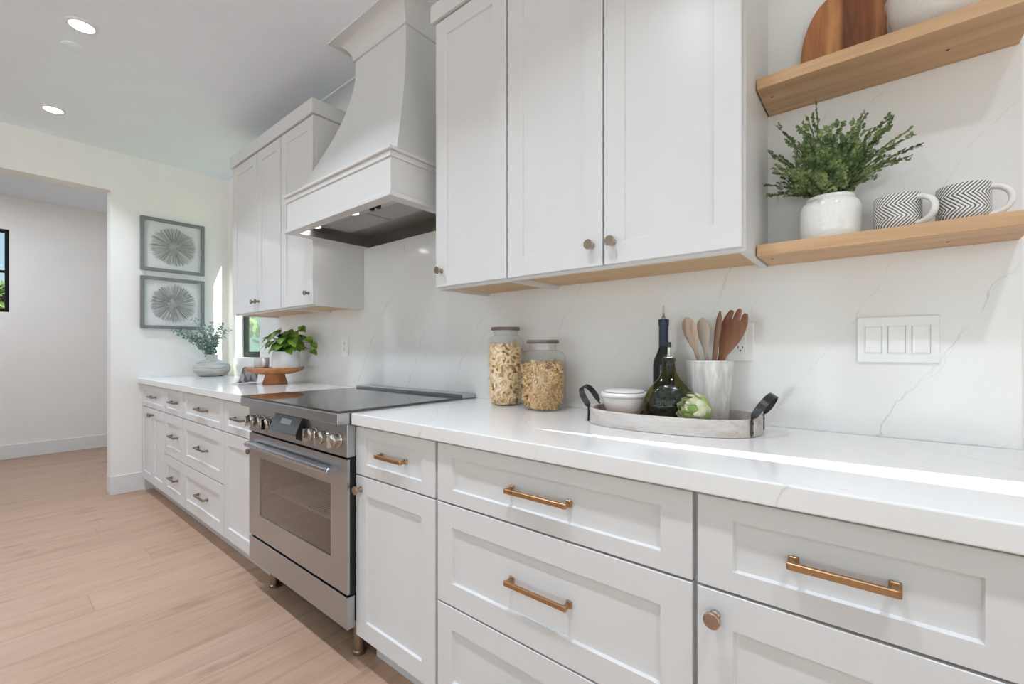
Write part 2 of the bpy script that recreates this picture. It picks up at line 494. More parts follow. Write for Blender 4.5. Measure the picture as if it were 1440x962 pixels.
M['picglass'] = thinglass('picture_glass', (0.98, 0.98, 0.98, 1), 0.8)
M['ovenglass'] = thinglass('smoked_oven_glass', (0.80, 0.79, 0.78, 1), 2.2, 0.01)
M['oliveglass'] = thinglass('olive_glass', (0.58, 0.57, 0.24, 1), 1.0)

def dielectric(name, col, rough, spec=0.5, coat=0.0):
    return simple(name, col, rough, 0.0, 0.05, 30, 0, coat, spec)
M['cooktop'] = dielectric('black_ceramic_glass', S(24, 23, 22), 0.05)
M['cooktop'].node_tree.nodes['Principled BSDF'].inputs['IOR'].default_value = 2.3
M['bottledk'] = dielectric('dark_wine_glass', S(22, 26, 24), 0.06)
M['bottleblue'] = dielectric('blue_foil_sleeve', S(34, 52, 74), 0.3)
M['oil'] = dielectric('dark_oil', S(36, 34, 14), 0.1)
M['oven_in'] = dielectric('oven_interior', S(84, 81, 78), 0.4)
M['rack'] = dielectric('bright_rack_wire', S(225, 222, 218), 0.3)
M['pasta'] = simple('dry_pasta', S(232, 204, 160), 0.55, noise=0.08, scale=60)
M['pasta2'] = simple('dry_pasta_golden', S(230, 196, 144), 0.55, noise=0.08, scale=60)
M['lidwood'] = simple('grey_wood_lid', S(112, 98, 88), 0.6, noise=0.15, scale=50)
M['marble'] = simple('white_marble', S(244, 242, 240), 0.25, noise=0.05, scale=18)
M['seal'] = simple('embossed_glass_seal', S(40, 46, 34), 0.08, noise=0.6, scale=110, bump=0.6)
M['filter'] = simple('mesh_filter', S(176, 174, 170), 0.5, 0.6, noise=0.1, scale=120)

def emit(name, col, st):
    m, nt, p = new_mat(name)
    nz = N(nt, 'TexNoise'); nz.inputs['Scale'].default_value = 30
    c = ramp(nt, nz.outputs[0], [(0.0, tuple(x*0.97 for x in col[:3])+(1,)), (1.0, col)])
    nt.links.new(c, p.inputs['Emission Color']); p.inputs['Emission Strength'].default_value = st
    p.inputs['Base Color'].default_value = (0.8, 0.8, 0.8, 1)
    return m
M['led'] = emit('led_lens', (1.0, 0.97, 0.92, 1), 9.0)
M['hoodled'] = emit('hood_led_lens', (1.0, 0.97, 0.92, 1), 3.5)

def vase_mat():
    m, nt, p = new_mat('grey_washed_wood_vase')
    g = N(nt, 'NewGeometry'); mp = N(nt, 'Mapping'); mp.inputs['Scale'].default_value = (7, 7, 60)
    nt.links.new(g.outputs['Position'], mp.inputs['Vector'])
    n1 = N(nt, 'TexNoise'); n1.inputs['Scale'].default_value = 1.0; n1.inputs['Detail'].default_value = 5; n1.inputs['Distortion'].default_value = 0.8
    nt.links.new(mp.outputs[0], n1.inputs['Vector'])
    c = ramp(nt, n1.outputs[0], [(0.25, S(150, 142, 132)), (0.5, S(186, 182, 176)), (0.75, S(206, 203, 198))])
    nt.links.new(c, p.inputs['Base Color']); p.inputs['Roughness'].default_value = 0.7
    return m
M['vase'] = vase_mat()

def crock_mat():
    m, nt, p = new_mat('grey_washed_crock')
    g = N(nt, 'NewGeometry'); mp = N(nt, 'Mapping'); mp.inputs['Scale'].default_value = (40, 40, 9)
    nt.links.new(g.outputs['Position'], mp.inputs['Vector'])
    n1 = N(nt, 'TexNoise'); n1.inputs['Scale'].default_value = 1.6; n1.inputs['Detail'].default_value = 6
    nt.links.new(mp.outputs[0], n1.inputs['Vector'])
    c = ramp(nt, n1.outputs[0], [(0.3, S(176, 173, 169)), (0.55, S(204, 202, 198)), (0.75, S(226, 224, 220))])
    nt.links.new(c, p.inputs['Base Color']); p.inputs['Roughness'].default_value = 0.6
    b = N(nt, 'Bump'); b.inputs['Strength'].default_value = 0.3; b.inputs['Distance'].default_value = 0.002
    nt.links.new(n1.outputs[0], b.inputs['Height']); nt.links.new(b.outputs[0], p.inputs['Normal'])
    return m
M['crock'] = crock_mat()

def chevron(name, R, band, pitch, fade=0.0):
    """hand-drawn chevron strokes round a mug (object coordinates, axis z)"""
    m, nt, p = new_mat(name)
    t = N(nt, 'TexCoord'); sp = N(nt, 'SeparateXYZ'); nt.links.new(t.outputs['Object'], sp.inputs[0])
    nz = N(nt, 'TexNoise'); nz.inputs['Scale'].default_value = 45; nt.links.new(t.outputs['Object'], nz.inputs['Vector'])
    s = mth(nt, 'MULTIPLY', mth(nt, 'ARCTAN2', sp.outputs['Y'], sp.outputs['X']), R)
    zz = mth(nt, 'DIVIDE', sp.outputs['Z'], band*2)
    tri = mth(nt, 'MULTIPLY', mth(nt, 'ABSOLUTE', mth(nt, 'SUBTRACT', mth(nt, 'FRACT', zz), 0.5)), band*2*1.05)
    q = mth(nt, 'DIVIDE', mth(nt, 'ADD', mth(nt, 'ADD', s, tri), mth(nt, 'MULTIPLY', nz.outputs[0], 0.003)), pitch)
    f = mth(nt, 'ABSOLUTE', mth(nt, 'SUBTRACT', mth(nt, 'FRACT', q), 0.5))
    ln = N(nt, 'MapRange'); ln.inputs['From Min'].default_value = 0.16; ln.inputs['From Max'].default_value = 0.24
    ln.inputs['To Min'].default_value = 1.0 - fade; ln.inputs['To Max'].default_value = 0.0
    nt.links.new(f, ln.inputs['Value'])
    c = mixc(nt, ln.outputs[0], S(226, 225, 222), S(62, 60, 60))
    nt.links.new(c, p.inputs['Base Color']); p.inputs['Roughness'].default_value = 0.15
    return m
M['chev'] = chevron('chevron_glaze', 0.0445, 0.0290, 0.0080)
M['chevfar'] = chevron('faded_chevron_glaze', 0.046, 0.024, 0.010, 0.25)

def stripecloth():
    m, nt, p = new_mat('striped_grey_linen')
    g = N(nt, 'NewGeometry'); sp = N(nt, 'SeparateXYZ'); nt.links.new(g.outputs['Position'], sp.inputs[0])
    q = mth(nt, 'FRACT', mth(nt, 'MULTIPLY', mth(nt, 'ADD', sp.outputs['X'], mth(nt, 'MULTIPLY', sp.outputs['Y'], 0.6)), 26.0))
    c = ramp(nt, q, [(0.0, S(176, 177, 182)), (0.3, S(176, 177, 182)), (0.36, S(232, 231, 231)), (0.8, S(234, 233, 233)), (0.86, S(176, 177, 182)), (1.0, S(176, 177, 182))])
    nt.links.new(c, p.inputs['Base Color']); p.inputs['Roughness'].default_value = 0.9
    tr = N(nt, 'BsdfTranslucent'); nt.links.new(c, tr.inputs['Color'])
    mx = N(nt, 'MixShader'); mx.inputs[0].default_value = 0.45
    nt.links.new(p.outputs[0], mx.inputs[1]); nt.links.new(tr.outputs[0], mx.inputs[2])
    nt.links.new(mx.outputs[0], nt.nodes['Material Output'].inputs['Surface'])
    return m
M['linen'] = stripecloth()

# ---------------------------------------------------------------- room shell
XL = -4.65          # wall with the pictures
ZC = 2.7065         # ceiling
CT = 0.914          # counter top
XR, YR = 7.0, -6.5  # right wall, rear wall
XF = -7.05          # far wall of the next room
WX0, WX1, WZ0, WZ1 = -4.47, -3.90, 1.075, 2.41   # kitchen window
VX0, VX1, VZ0, VZ1 = 0.55, 3.0, 0.10, 2.429       # window further right, outside the picture
MB().box(XF-0.15, XR+0.15, YR-0.15, 0.15, -0.1, 0).build('floor', M['floor'], kind='structure')
MB().box(XL-0.14, XR+0.15, YR-0.15, 0.11, ZC, ZC+0.1).build('ceiling', M['ceil'], kind='structure')
MB().box(XF-0.15, XL-0.14, YR-0.15, 0.12, 2.758, 2.858).build('ceiling_next_room', M['ceil'], kind='structure')
# back wall with the two window openings
b = MB()
D = 0.12
W0 = 0.015
b.box(XL-0.14, WX0, W0, D, 0, ZC).box(WX0, WX1, W0, D, 0, WZ0).box(WX0, WX1, W0, D, WZ1, ZC)
b.box(WX1, VX0, W0, D, 0, ZC).box(VX0, VX1, W0, 0.03, VZ1, ZC).box(VX0, VX1, W0, 0.03, 0, VZ0).box(VX1, XR+0.15, W0, D, 0, ZC)
b.build('wall_back', M['wall'], kind='structure')
# wall with the pictures: short return, header over the wide opening, far part
b = MB()
b.box(XL-0.14, XL, -0.803, 0.015, 0, ZC).box(XL-0.14, XL, -4.2, -0.803, 2.395, ZC).box(XL-0.14, XL, YR, -4.2, 0, ZC)
b.build('wall_left', M['wall'], kind='structure')
b = MB()
b.box(XR, XR+0.15, YR, -5.2, 0, ZC).box(XR, XR+0.15, -1.0, 0.015, 0, ZC).box(XR, XR+0.15, -5.2, -1.0, 2.45, ZC)
b.build('wall_right', M['wall'], kind='structure')
b = MB()
for (x0, x1) in ((XF-0.15, -3.1), (-0.5, 0.3), (4.2, XR+0.15)):
    b.box(x0, x1, YR-0.15, YR, 0, ZC)
b.box(-3.1, -0.5, YR-0.15, YR, 2.45, ZC).box(0.3, 4.2, YR-0.15, YR, 2.45, ZC)
b.build('wall_rear', M['wall'], kind='structure')
# next room
FW = (-2.6, -1.243, 1.539, 2.406)
b = MB()
b.box(XF-0.15, XF, FW[1], 0.12, 0, 2.76).box(XF-0.15, XF, FW[0], FW[1], 0, FW[2]).box(XF-0.15, XF, FW[0], FW[1], FW[3], 2.76).box(XF-0.15, XF, YR, FW[0], 0, 2.76)
b.box(XF, XL-0.14, 0.015, 0.12, 0, 2.76)
b.build('wall_far', M['wall'], kind='structure')

def window(name, axis, a0, a1, z0, z1, d0, d1, rails, mulls=(), fw=0.035, mat='blkframe'):
    """axis 'x': the window lies along x, d = y range; axis 'y': along y, d = x range"""
    def bx(m, p0, p1, q0, q1, e0, e1):
        if axis == 'x': m.box(p0, p1, e0, e1, q0, q1)
        else: m.box(e0, e1, p0, p1, q0, q1)
    m = MB()
    bx(m, a0, a0+fw, z0, z1, d0, d1); bx(m, a1-fw, a1, z0, z1, d0, d1)
    bx(m, a0+fw, a1-fw, z0, z0+fw*1.3, d0, d1); bx(m, a0+fw, a1-fw, z1-fw, z1, d0, d1)
    for z in rails: bx(m, a0+fw, a1-fw, z-0.012, z+0.012, d0+0.004, d1-0.004)
    for a in mulls: bx(m, a-0.012, a+0.012, z0+fw, z1-fw, d0+0.006, d1-0.006)
    o = m.build(name, M[mat], bevel=0.002, kind='structure')
    g = MB(); mid = (d0+d1)/2
    bx(g, a0+fw*0.6, a1-fw*0.6, z0+fw*0.6, z1-fw*0.6, mid-0.002, mid+0.002)
    g.build('pane', M['glass'], o)
    return o
window('window_1', 'x', WX0, WX1, WZ0, WZ1, 0.080, 0.115, [], fw=0.04)
window('window_2', 'x', VX0, VX1, VZ0, VZ1+0.22, 0.032, 0.07, [], (), fw=0.03)
window('window_3', 'y', FW[0], FW[1], FW[2], FW[3], XF-0.07, XF-0.02, [1.965], (-1.9,), fw=0.03)
window('window_4', 'x', -3.1, -0.5, 0.0, 2.45, YR-0.10, YR-0.04, [], (-1.8,), fw=0.05)
window('window_6', 'y', -5.2, -1.0, 0.0, 2.45, XR+0.04, XR+0.10, [], (-3.8, -2.4), fw=0.05)
window('window_5', 'x', 0.3, 4.2, 0.0, 2.45, YR-0.10, YR-0.04, [], (1.6, 2.9), fw=0.05)

# baseboards and trim
b = MB().box(XL, XL+0.012, -0.803, -0.54, 0, 0.145).box(XL-0.143, XL+0.012, -0.806, -0.803, 0, 0.145).box(XL-0.152, XL-0.14, -0.803, 0.0, 0, 0.145)
b.build('baseboard_left', M['trim'], bevel=0.002, kind='structure')
MB().box(XF, XF+0.014, YR, 0.014, 0, 0.145).box(XF+0.014, XL-0.154, 0.0, 0.014, 0, 0.145).build('baseboard_far', M['trim'], bevel=0.002, kind='structure')
# stone splashback standing on the counters
b = MB()
b.box(WX0, WX1, 0, 0.0145, CT, WZ0-0.001).box(WX1, 0.251, 0, 0.0145, CT, ZC)
b.build('wall_splashback', M['quartz'], kind='structure')
# cove crown along the back wall, between the cabinets and the hood
def cove(depth, h, lip=0.008, n=8):
    """profile (out, up) of a concave crown, out from the wall, up measured below the ceiling"""
    pts = [(0.0, -h), (0.010, -h)]
    for k in range(n+1):
        a = k/n*PI/2
        pts.append((0.010 + (depth-0.014)*(1-math.cos(a)), -h + 0.006 + (h-0.006-lip)*math.sin(a)))
    pts += [(depth, -lip), (depth, 0.0), (0.0, 0.0)]
    return pts
prof = cove(0.105, 0.09)
MB().prism([(-p, ZC + q) for p, q in prof], 0, -2.80, -2.04).prism([(-p, ZC + q) for p, q in prof], 0, -1.68, -1.40).build('trim_1', M['trim'], kind='structure')

# ---------------------------------------------------------------- cabinets
YD = -0.620          # face of the base doors and drawers
def shaker(x0, x1, z0, z1, yf, th, st, rt, rb=None, rec=0.008):
    """framed front with a recessed flat panel, one mesh; face at y = yf looking to -y"""
    rb = rt if rb is None else rb
    m = MB()
    e = 0.0015
    def ring(a0, a1, c0, c1, y): return [(a0,y,c0),(a1,y,c0),(a1,y,c1),(a0,y,c1)]
    vs = []
    vs += ring(x0, x1, z0, z1, yf+th)                       # 0 back
    vs += ring(x0, x1, z0, z1, yf+e)                        # 4 outer edge
    vs += ring(x0+e, x1-e, z0+e, z1-e, yf)                  # 8 outer bevel
    vs += ring(x0+st, x1-st, z0+rb, z1-rt, yf)              # 12 inner edge
    vs += ring(x0+st+0.0025, x1-st-0.0025, z0+rb+0.0025, z1-rt-0.0025, yf+rec)   # 16 panel
    fs = [(0,1,2,3)]
    for a in (0, 4, 8, 12):
        for k in range(4):
            k2 = (k+1) % 4
            fs.append((a+k, a+k2, a+4+k2, a+4+k))
    fs.append((16,17,18,19))
    m.add(vs, fs)
    return m

def pull_mb(cx, cz, yf, half):
    """flat bar on two square posts, standing off the face y = yf"""
    m = MB()
    yo = yf - 0.030
    m.prism([(cx-half, yo+0.002), (cx-half+0.004, yo), (cx+half-0.004, yo), (cx+half, yo+0.002), (cx+half, yo+0.0085), (cx-half, yo+0.0085)], 2, cz-0.006, cz+0.006)
    for s in (-1, 1):
        px = cx + s*(half-0.0075)
        m.box(px-0.0045, px+0.0045, yo+0.007, yf-0.003, cz-0.0055, cz+0.0055)
        m.prism([(px-0.0085, yf), (px+0.0085, yf), (px+0.006, yf-0.006), (px-0.006, yf-0.006)], 2, cz-0.0085, cz+0.0085)
    return m

def knob_mb(cx, cz, yf, R=0.0150, L=0.028):
    Mx = Matrix.Rotation(PI/2, 4, 'X')       # z axis -> -y
    prof = [(R*0.62, 0), (R*0.62, 0.003), (R*0.42, 0.006), (R*0.40, L-0.012), (R*0.75, L-0.008), (R, L-0.006), (R, L-0.0015), (R*0.9, L), (0, L)]
    return MB().lathe(prof, (cx, yf, cz), 24, M=Mx)

def base_cabinet(x0, x1, label, layout, metal, toe0=None):
    """layout: list of ('drawer'|'door', fx0, fx1, z0, z1, knob_x or None)"""
    t = thing('base_cabinet', ((x0+x1)/2, -0.30, 0), label, 'cabinet', 'white base cabinets')
    MB().box(x0+0.0005, x1-0.0005, -0.598, -0.004, 0.112, 0.8725).build('body', M['cab'], t)
    MB().box(x0+0.0005 if toe0 is None else toe0, x1-0.0005, -0.54, -0.50, 0.0, 0.112).build('toe_kick', M['cab'], t)
    for (k, a0, a1, z0, z1, kx) in layout:
        h = z1 - z0
        if k == 'drawer':
            rt = 0.039 if h < 0.2 else 0.064
            st = 0.062 if (a1-a0) > 0.42 else 0.045
            d = shaker(a0, a1, z0, z1, YD, 0.0205, st, rt).build('drawer', M['cab'], t)
            cz = (z0+z1)/2 if h < 0.2 else (z0+z1)/2 + 0.0
            half = kx if kx else 0.072
            pull_mb((a0+a1)/2, cz, YD+0.008, half).build('handle', M[metal], d, bevel=0.0012, seg=1)
        else:
            d = shaker(a0, a1, z0, z1, YD, 0.0205, 0.062 if (a1-a0) > 0.33 else 0.05, 0.064).build('door', M['cab'], t)
            knob_mb(kx, z1-0.045, YD).build('knob', M['brassdk' if metal == 'brass' else 'pewter'], d)
    return t
R1, R2 = (0.695, 0.865), (0.400, 0.690)
R3 = (0.115, 0.395)
g3 = lambda a, b, h=None: [('drawer', a, b, *R1, h), ('drawer', a, b, *R2, h), ('drawer', a, b, *R3, h)]
base_cabinet(-4.605, -3.940, 'far corner base cabinet with one drawer over twin doors, against the picture wall',
   [('drawer', -4.600, -3.944, *R1, 0.075), ('door', -4.600, -4.275, 0.115, 0.690, -4.297), ('door', -4.271, -3.944, 0.115, 0.690, -4.249)], 'pewter')
base_cabinet(-3.940, -3.500, 'narrow three-drawer base cabinet beside the far corner cabinet', g3(-3.936, -3.504, 0.075), 'pewter')
base_cabinet(-3.500, -2.770, 'wide three-drawer base cabinet on the far side of the range, under the cake stand', g3(-3.496, -2.774, 0.088), 'pewter')
base_cabinet(-2.770, -2.330, 'base cabinet with a drawer over one door, touching the far side of the range',
   [('drawer', -2.766, -2.334, *R1, 0.075), ('door', -2.766, -2.334, 0.115, 0.690, -2.372)], 'pewter')
base_cabinet(-1.4485, -1.018, 'narrow base cabinet with drawer over single door, touching the near side of the range',
   [('drawer', -1.4505, -1.0225, *R1, 0.073), ('door', -1.4505, -1.0225, 0.115, 0.690, -1.418)], 'brass', toe0=-1.442)
base_cabinet(-1.018, -0.2700, 'wide three-drawer base cabinet with bronze bar pulls, under the pasta jars and tray', g3(-1.0105, -0.2755, 0.094), 'brass')
base_cabinet(-0.2700, 0.2200, 'nearest base cabinet at the right, drawer over a door with round knob',
   [('drawer', -0.2655, 0.176, *R1, 0.073), ('door', -0.2655, 0.176, 0.115, 0.690, -0.2335)], 'brass')
MB().box(XL, -4.6055, -0.600, -0.004, 0.0, 0.8725).build('trim_2', M['cab'], kind='structure')

MB().box(XL, -2.328, -0.641, -0.0005, 0.873, CT).build('countertop', M['quartz'], bevel=0.003, label='white veined quartz worktop beyond the range, holding vase and cake stand', cat='countertop', group='quartz worktops')
MB().box(-1.4485, 0.255, -0.641, -0.0005, 0.873, CT).build('countertop', M['quartz'], bevel=0.003, label='white veined quartz worktop nearest the viewer, holding pasta jars and tray', cat='countertop', group='quartz worktops')

def wall_cabinet(x0, x1, yf, zb, zt, label, doors, dt, metal):
    """doors: (a0, a1, knob_x); zb underside of the box, dt door top"""
    t = thing('wall_cabinet', ((x0+x1)/2, -0.002, zb), label, 'cabinet', 'white wall cabinets')
    yb = yf + 0.0205
    m = MB()
    m.box(x0+0.0004, x0+0.018, yb, -0.001, zb, zt).box(x1-0.018, x1-0.0004, yb, -0.001, zb, zt)
    m.box(x0+0.018, x1-0.018, yb, yb+0.018, zb, zt).box(x0+0.018, x1-0.018, yb+0.018, -0.001, zt-0.018, zt)
    m.build('body', M['cab'], t)
    MB().box(x0+0.0182, x1-0.0182, yb+0.0182, -0.001, zb+0.012, zb+0.028).build('bottom_panel', M['under'], t, label='natural wood underside')
    for (a0, a1, kx) in doors:
        d = shaker(a0, a1, zb+0.008, dt, yf, 0.020, 0.064, 0.064).build('door', M['cab'], t)
        knob_mb(kx, 1.455, yf).build('knob', M[metal], d)
    return t
wall_cabinet(-3.5577, -2.7800, -0.313, 1.384, 2.432, 'double-door wall cabinet at the far end, beside the kitchen window',
   [(-3.553, -3.1355, -3.165), (-3.1315, -2.7845, -3.102)], 2.428, 'pewter')
wall_cabinet(-2.7800, -2.3850, -0.313, 1.384, 2.432, 'narrow single-door wall cabinet just beyond the range hood', [(-2.7755, -2.389, -2.432)], 2.428, 'pewter')
wall_cabinet(-1.3830, -1.0050, -0.307, 1.3835, 2.458, 'narrow single-door wall cabinet on the near side of the range hood', [(-1.3795, -1.0095, -1.345)], 2.454, 'brassdk')
wall_cabinet(-1.0050, -0.2505, -0.307, 1.3835, 2.458, 'big double-door wall cabinet above the pasta jars, beside the oak shelves',
   [(-1.0005, -0.6335, -0.668), (-0.6275, -0.2565, -0.598)], 2.454, 'brassdk')
# flat crown fascias on top of the cabinets
def fascia(x0, x1, yf, z0, z1, name):
    m = MB()
    m.box(x0, x1, yf, yf+0.02, z0, z1).box(x0, x0+0.02, yf+0.02, -0.001, z0, z1).box(x1-0.02, x1, yf+0.02, -0.001, z0, z1).box(x0+0.02, x1-0.02, yf+0.02, -0.001, z0, z0+0.015)
    m.build(name, M['cab'], bevel=0.001, seg=1, kind='structure')
fascia(-3.5800, -2.3700, -0.325, 2.434, 2.514, 'trim_3')
fascia(-1.4000, -0.2360, -0.318, 2.460, 2.530, 'trim_4')

# ---------------------------------------------------------------- range hood
h = thing('range_hood', (-1.924, -0.23, 1.743), 'tall white range hood with flared neck above the cooktop', 'range hood')
HX0, HX1, HY = -2.372, -1.475, -0.455
HB = 1.743
m = MB()   # mantle box, hollow below
t = 0.03
m.box(HX0, HX1, HY, HY+t, HB+0.004, 1.93).box(HX0, HX0+t, HY+t, -0.001, HB+0.004, 1.93).box(HX1-t, HX1, HY+t, -0.001, HB+0.004, 1.93)
m.box(HX0+t, HX1-t, HY+t, -0.001, 1.90, 1.93)
m.build('mantle', M['cab'], h)
def frame3(z0, z1, o):   # a band round front and both sides, standing o outside the mantle
    f = MB()
    x0, x1, y = HX0-o, HX1+o, HY-o
    f.box(x0, x1, y, HY, z0, z1).box(x0, HX0, HY, -0.001, z0, z1).box(HX1, x1, HY, -0.001, z0, z1)
    return f
frame3(1.924, 1.938, 0.017).build('upper_molding', M['cab'], h, bevel=0.004)
frame3(1.900, 1.924, 0.006).build('upper_molding', M['cab'], h, bevel=0.003)
f = frame3(HB, HB+0.018, 0.013)
f.box(HX0, HX0+0.042, HY, -0.001, HB, HB+0.0042).box(HX1-0.042, HX1, HY, -0.001, HB, HB+0.0042).box(HX0+0.042, HX1-0.042, HY, HY+0.038, HB, HB+0.0042)
f.build('lower_molding', M['cab'], h, bevel=0.002)
# flared neck
tab = [(2.63, -0.055), (2.55, -0.053), (2.50, -0.035), (2.46, 0.0), (2.40, 0.07), (2.34, 0.155), (2.28, 0.265), (2.22, 0.39), (2.15, 0.555), (2.09, 0.71), (2.015, 0.895), (1.937, 1.07)]
def neck_at(w): return (-2.083-0.257*w, -1.645+0.145*w, -0.255-0.15*w)
vs = []; fs = []
fine = []
for i in range(len(tab)-1):
    for k in range(4):
        a = k/4; z = tab[i][0]*(1-a)+tab[i+1][0]*a
        # smooth interpolation (catmull-rom)
        p0 = tab[max(i-1, 0)][1]; p1 = tab[i][1]; p2 = tab[i+1][1]; p3 = tab[min(i+2, len(tab)-1)][1]
        wv = 0.5*((2*p1) + (-p0+p2)*a + (2*p0-5*p1+4*p2-p3)*a*a + (-p0+3*p1-3*p2+p3)*a**3)
        fine.append((z, wv))
fine.append(tab[-1])
for z, wv in fine:
    a, c, y = neck_at(wv)
    vs += [(a, -0.001, z), (a, y, z), (c, y, z), (c, -0.001, z)]
for i in range(len(fine)-1):
    for k in range(3):
        fs.append((4*i+k, 4*i+k+1, 4*i+5+k, 4*i+4+k))
nk = MB().add(vs, fs, 0, True)
nk.build('neck', M['cab'], h, auto=0.7)
# crown of the hood: mitred cove round front and sides
pr = cove(0.098, 0.0885)
a, c, y = neck_at(-0.055)
vs = []; fs = []
for (o, z) in pr:
    o2 = o
    vs += [(a-o2, -0.001, ZC+z), (a-o2, y-o2, ZC+z), (c+o2, y-o2, ZC+z), (c+o2, -0.001, ZC+z)]
for i in range(len(pr)-1):
    for k in range(3):
        fs.append((4*i+k, 4*i+k+1, 4*i+5+k, 4*i+4+k))
MB().add(vs, fs, 0, False).build('crown', M['cab'], h, auto=0.5)
# steel liner in the hollow
lx0, lx1, ly0, ly1 = HX0+0.0425, HX1-0.0425, HY+0.0385, -0.003
m = MB()
zt = 1.802
m.box(lx0, lx1, ly0, ly1, zt, zt+0.004)
m.box(lx0, lx0+0.002, ly0, ly1, HB+0.002, zt).box(lx1-0.002, lx1, ly0, ly1, HB+0.002, zt).box(lx0+0.002, lx1-0.002, ly1-0.002, ly1, HB+0.002, zt).box(lx0+0.002, lx1-0.002, ly0, ly0+0.002, HB+0.002, zt)
ln = m.build('liner', M['steeldk'], h, label='brushed steel liner')
MB().box(lx0+0.002, lx1-0.002, ly0+0.002, ly0+0.105, 1.786, zt).build('light_strip', M['steel'], ln)
for i, (a, c) in enumerate(((-2.26, -1.885), (-1.875, -1.555))):
    MB().box(a, c, ly0+0.115, -0.16, 1.790, zt).build('filter', M['filter'], ln, bevel=0.003)
for x in (-1.745, -1.698):
    MB().lathe([(0.013, 0.0), (0.013, -0.022), (0.011, -0.024), (0, -0.024)], (x, -0.362, 1.786), 20).build('control_knob', M['blackplastic'], ln)
for x in (-2.270, -1.909, -1.564):
    lo = MB().lathe([(0.026, 0.0), (0.026, -0.004), (0.022, -0.005), (0, -0.005)], (x, -0.357, 1.786), 24).build('lamp', M['hoodled'], ln, label='lit round lamp')
    L = bpy.data.lights.new('hood_lamp', 'AREA'); L.shape = 'DISK'; L.size = 0.04; L.energy = 0.14; L.color = (1, 0.95, 0.88)
    q = bpy.data.objects.new('hood_lamp_light', L); COL.objects.link(q); q.location = (x, -0.357, 1.779)

# ---------------------------------------------------------------- range
RX0, RX1 = -2.326, -1.453
YF = -0.653
r = thing('range', ((RX0+RX1)/2, -0.35, 0), 'stainless steel electric range with black glass cooktop and six chrome knobs', 'range')
m = MB().box(RX0+0.002, RX0+0.03, YF+0.0105, -0.02, 0.262, 0.752).box(RX1-0.03, RX1-0.002, YF+0.0105, -0.02, 0.262, 0.752).box(RX0+0.004, RX0+0.03, YF+0.0605, -0.02, 0.145, 0.872).box(RX1-0.03, RX1-0.004, YF+0.0605, -0.02, 0.145, 0.872)
m.box(RX0+0.03, RX1-0.03, -0.06, -0.02, 0.145, 0.872).box(RX0+0.03, RX1-0.03, YF+0.0405, -0.06, 0.145, 0.285).box(RX0+0.03, RX1-0.03, YF+0.0605, -0.06, 0.72, 0.872)
m.build('body', M['dark'], r)
m = MB().box(RX0, RX1, YF+0.03, -0.003, 0.874, 0.917)
m.prism([(-0.690, 0.880), (-0.687, 0.876), (-0.640, 0.874), (YF+0.03, 0.874), (YF+0.03, 0.917), (-0.686, 0.917), (-0.690, 0.914)], 0, RX0, RX1)
m.build('top_frame', M['steel'], r, bevel=0.001, seg=1)
MB().box(RX0-0.003, RX1+0.001, -0.688, -0.088, 0.9175, 0.9245).build('cooktop', M['cooktop'], r, bevel=0.0015, label='black ceramic glass cooktop')
MB().box(RX0-0.003, RX1+0.001, -0.087, -0.002, 0.9175, 0.938).build('back_trim', M['steel'], r, bevel=0.002)
MB().box(RX0, RX1, YF, YF+0.06, 0.756, 0.8735).build('control_panel', M['steel'], r, bevel=0.0015)
# slanted display
dx0, dx1 = -2.008, -1.768
d = MB().prism([(YF-0.001, 0.8735), (-0.661, 0.8735), (-0.690, 0.801), (-0.690, 0.787), (YF-0.001, 0.772)], 0, dx0, dx1).build('display', M['blackplastic'], r, bevel=0.001, label='slanted grey glass display')
nrm = Vector((0, -(0.8735-0.801), 0.0)).normalized()
def on_slant(u, v, off):   # u along x 0..1, v 0 bottom..1 top
    y = -0.690 + v*(0.029); z = 0.801 + v*0.0725
    n = Vector((0, -0.0725, 0.029)).normalized()*off
    return (dx0 + u*(dx1-dx0), y+n.y, z+n.z)
def slant_quad(u0, u1, v0, v1, o0, o1):
    vs = [on_slant(u, v, o) for o in (o0, o1) for (u, v) in ((u0,v0),(u1,v0),(u1,v1),(u0,v1))]
    return MB().add(vs, [(0,3,2,1),(4,5,6,7),(0,1,5,4),(1,2,6,5),(2,3,7,6),(3,0,4,7)])
slant_quad(0.0, 1.0, 0.0, 1.0, 0.0, 0.002).build('display_glass', M['dispglass'], d)
slant_quad(0.32, 0.70, 0.46, 0.74, 0.002, 0.0026).build('screen', M['lcd'], d)
MB().box(dx0, dx1, -0.6925, -0.690, 0.787, 0.801).build('display_trim', M['steel'], d)
for x in (-2.243, -2.160, -2.075, -1.683, -1.600, -1.510):
    Mx = Matrix.Rotation(PI/2, 4, 'X')
    kz = 0.815
    kb = MB().lathe([(0.027, 0), (0.027, 0.004), (0.0225, 0.005), (0.0225, 0.020), (0.0245, 0.021), (0.0245, 0.028), (0.021, 0.030), (0, 0.030)], (x, YF-0.0005, kz), 32, M=Mx)
    kb.box(x-0.0065, x+0.0065, YF-0.048, YF-0.029, kz-0.024, kz+0.024)
    kb.build('knob', M['chrome'], r, bevel=0.001, seg=1)
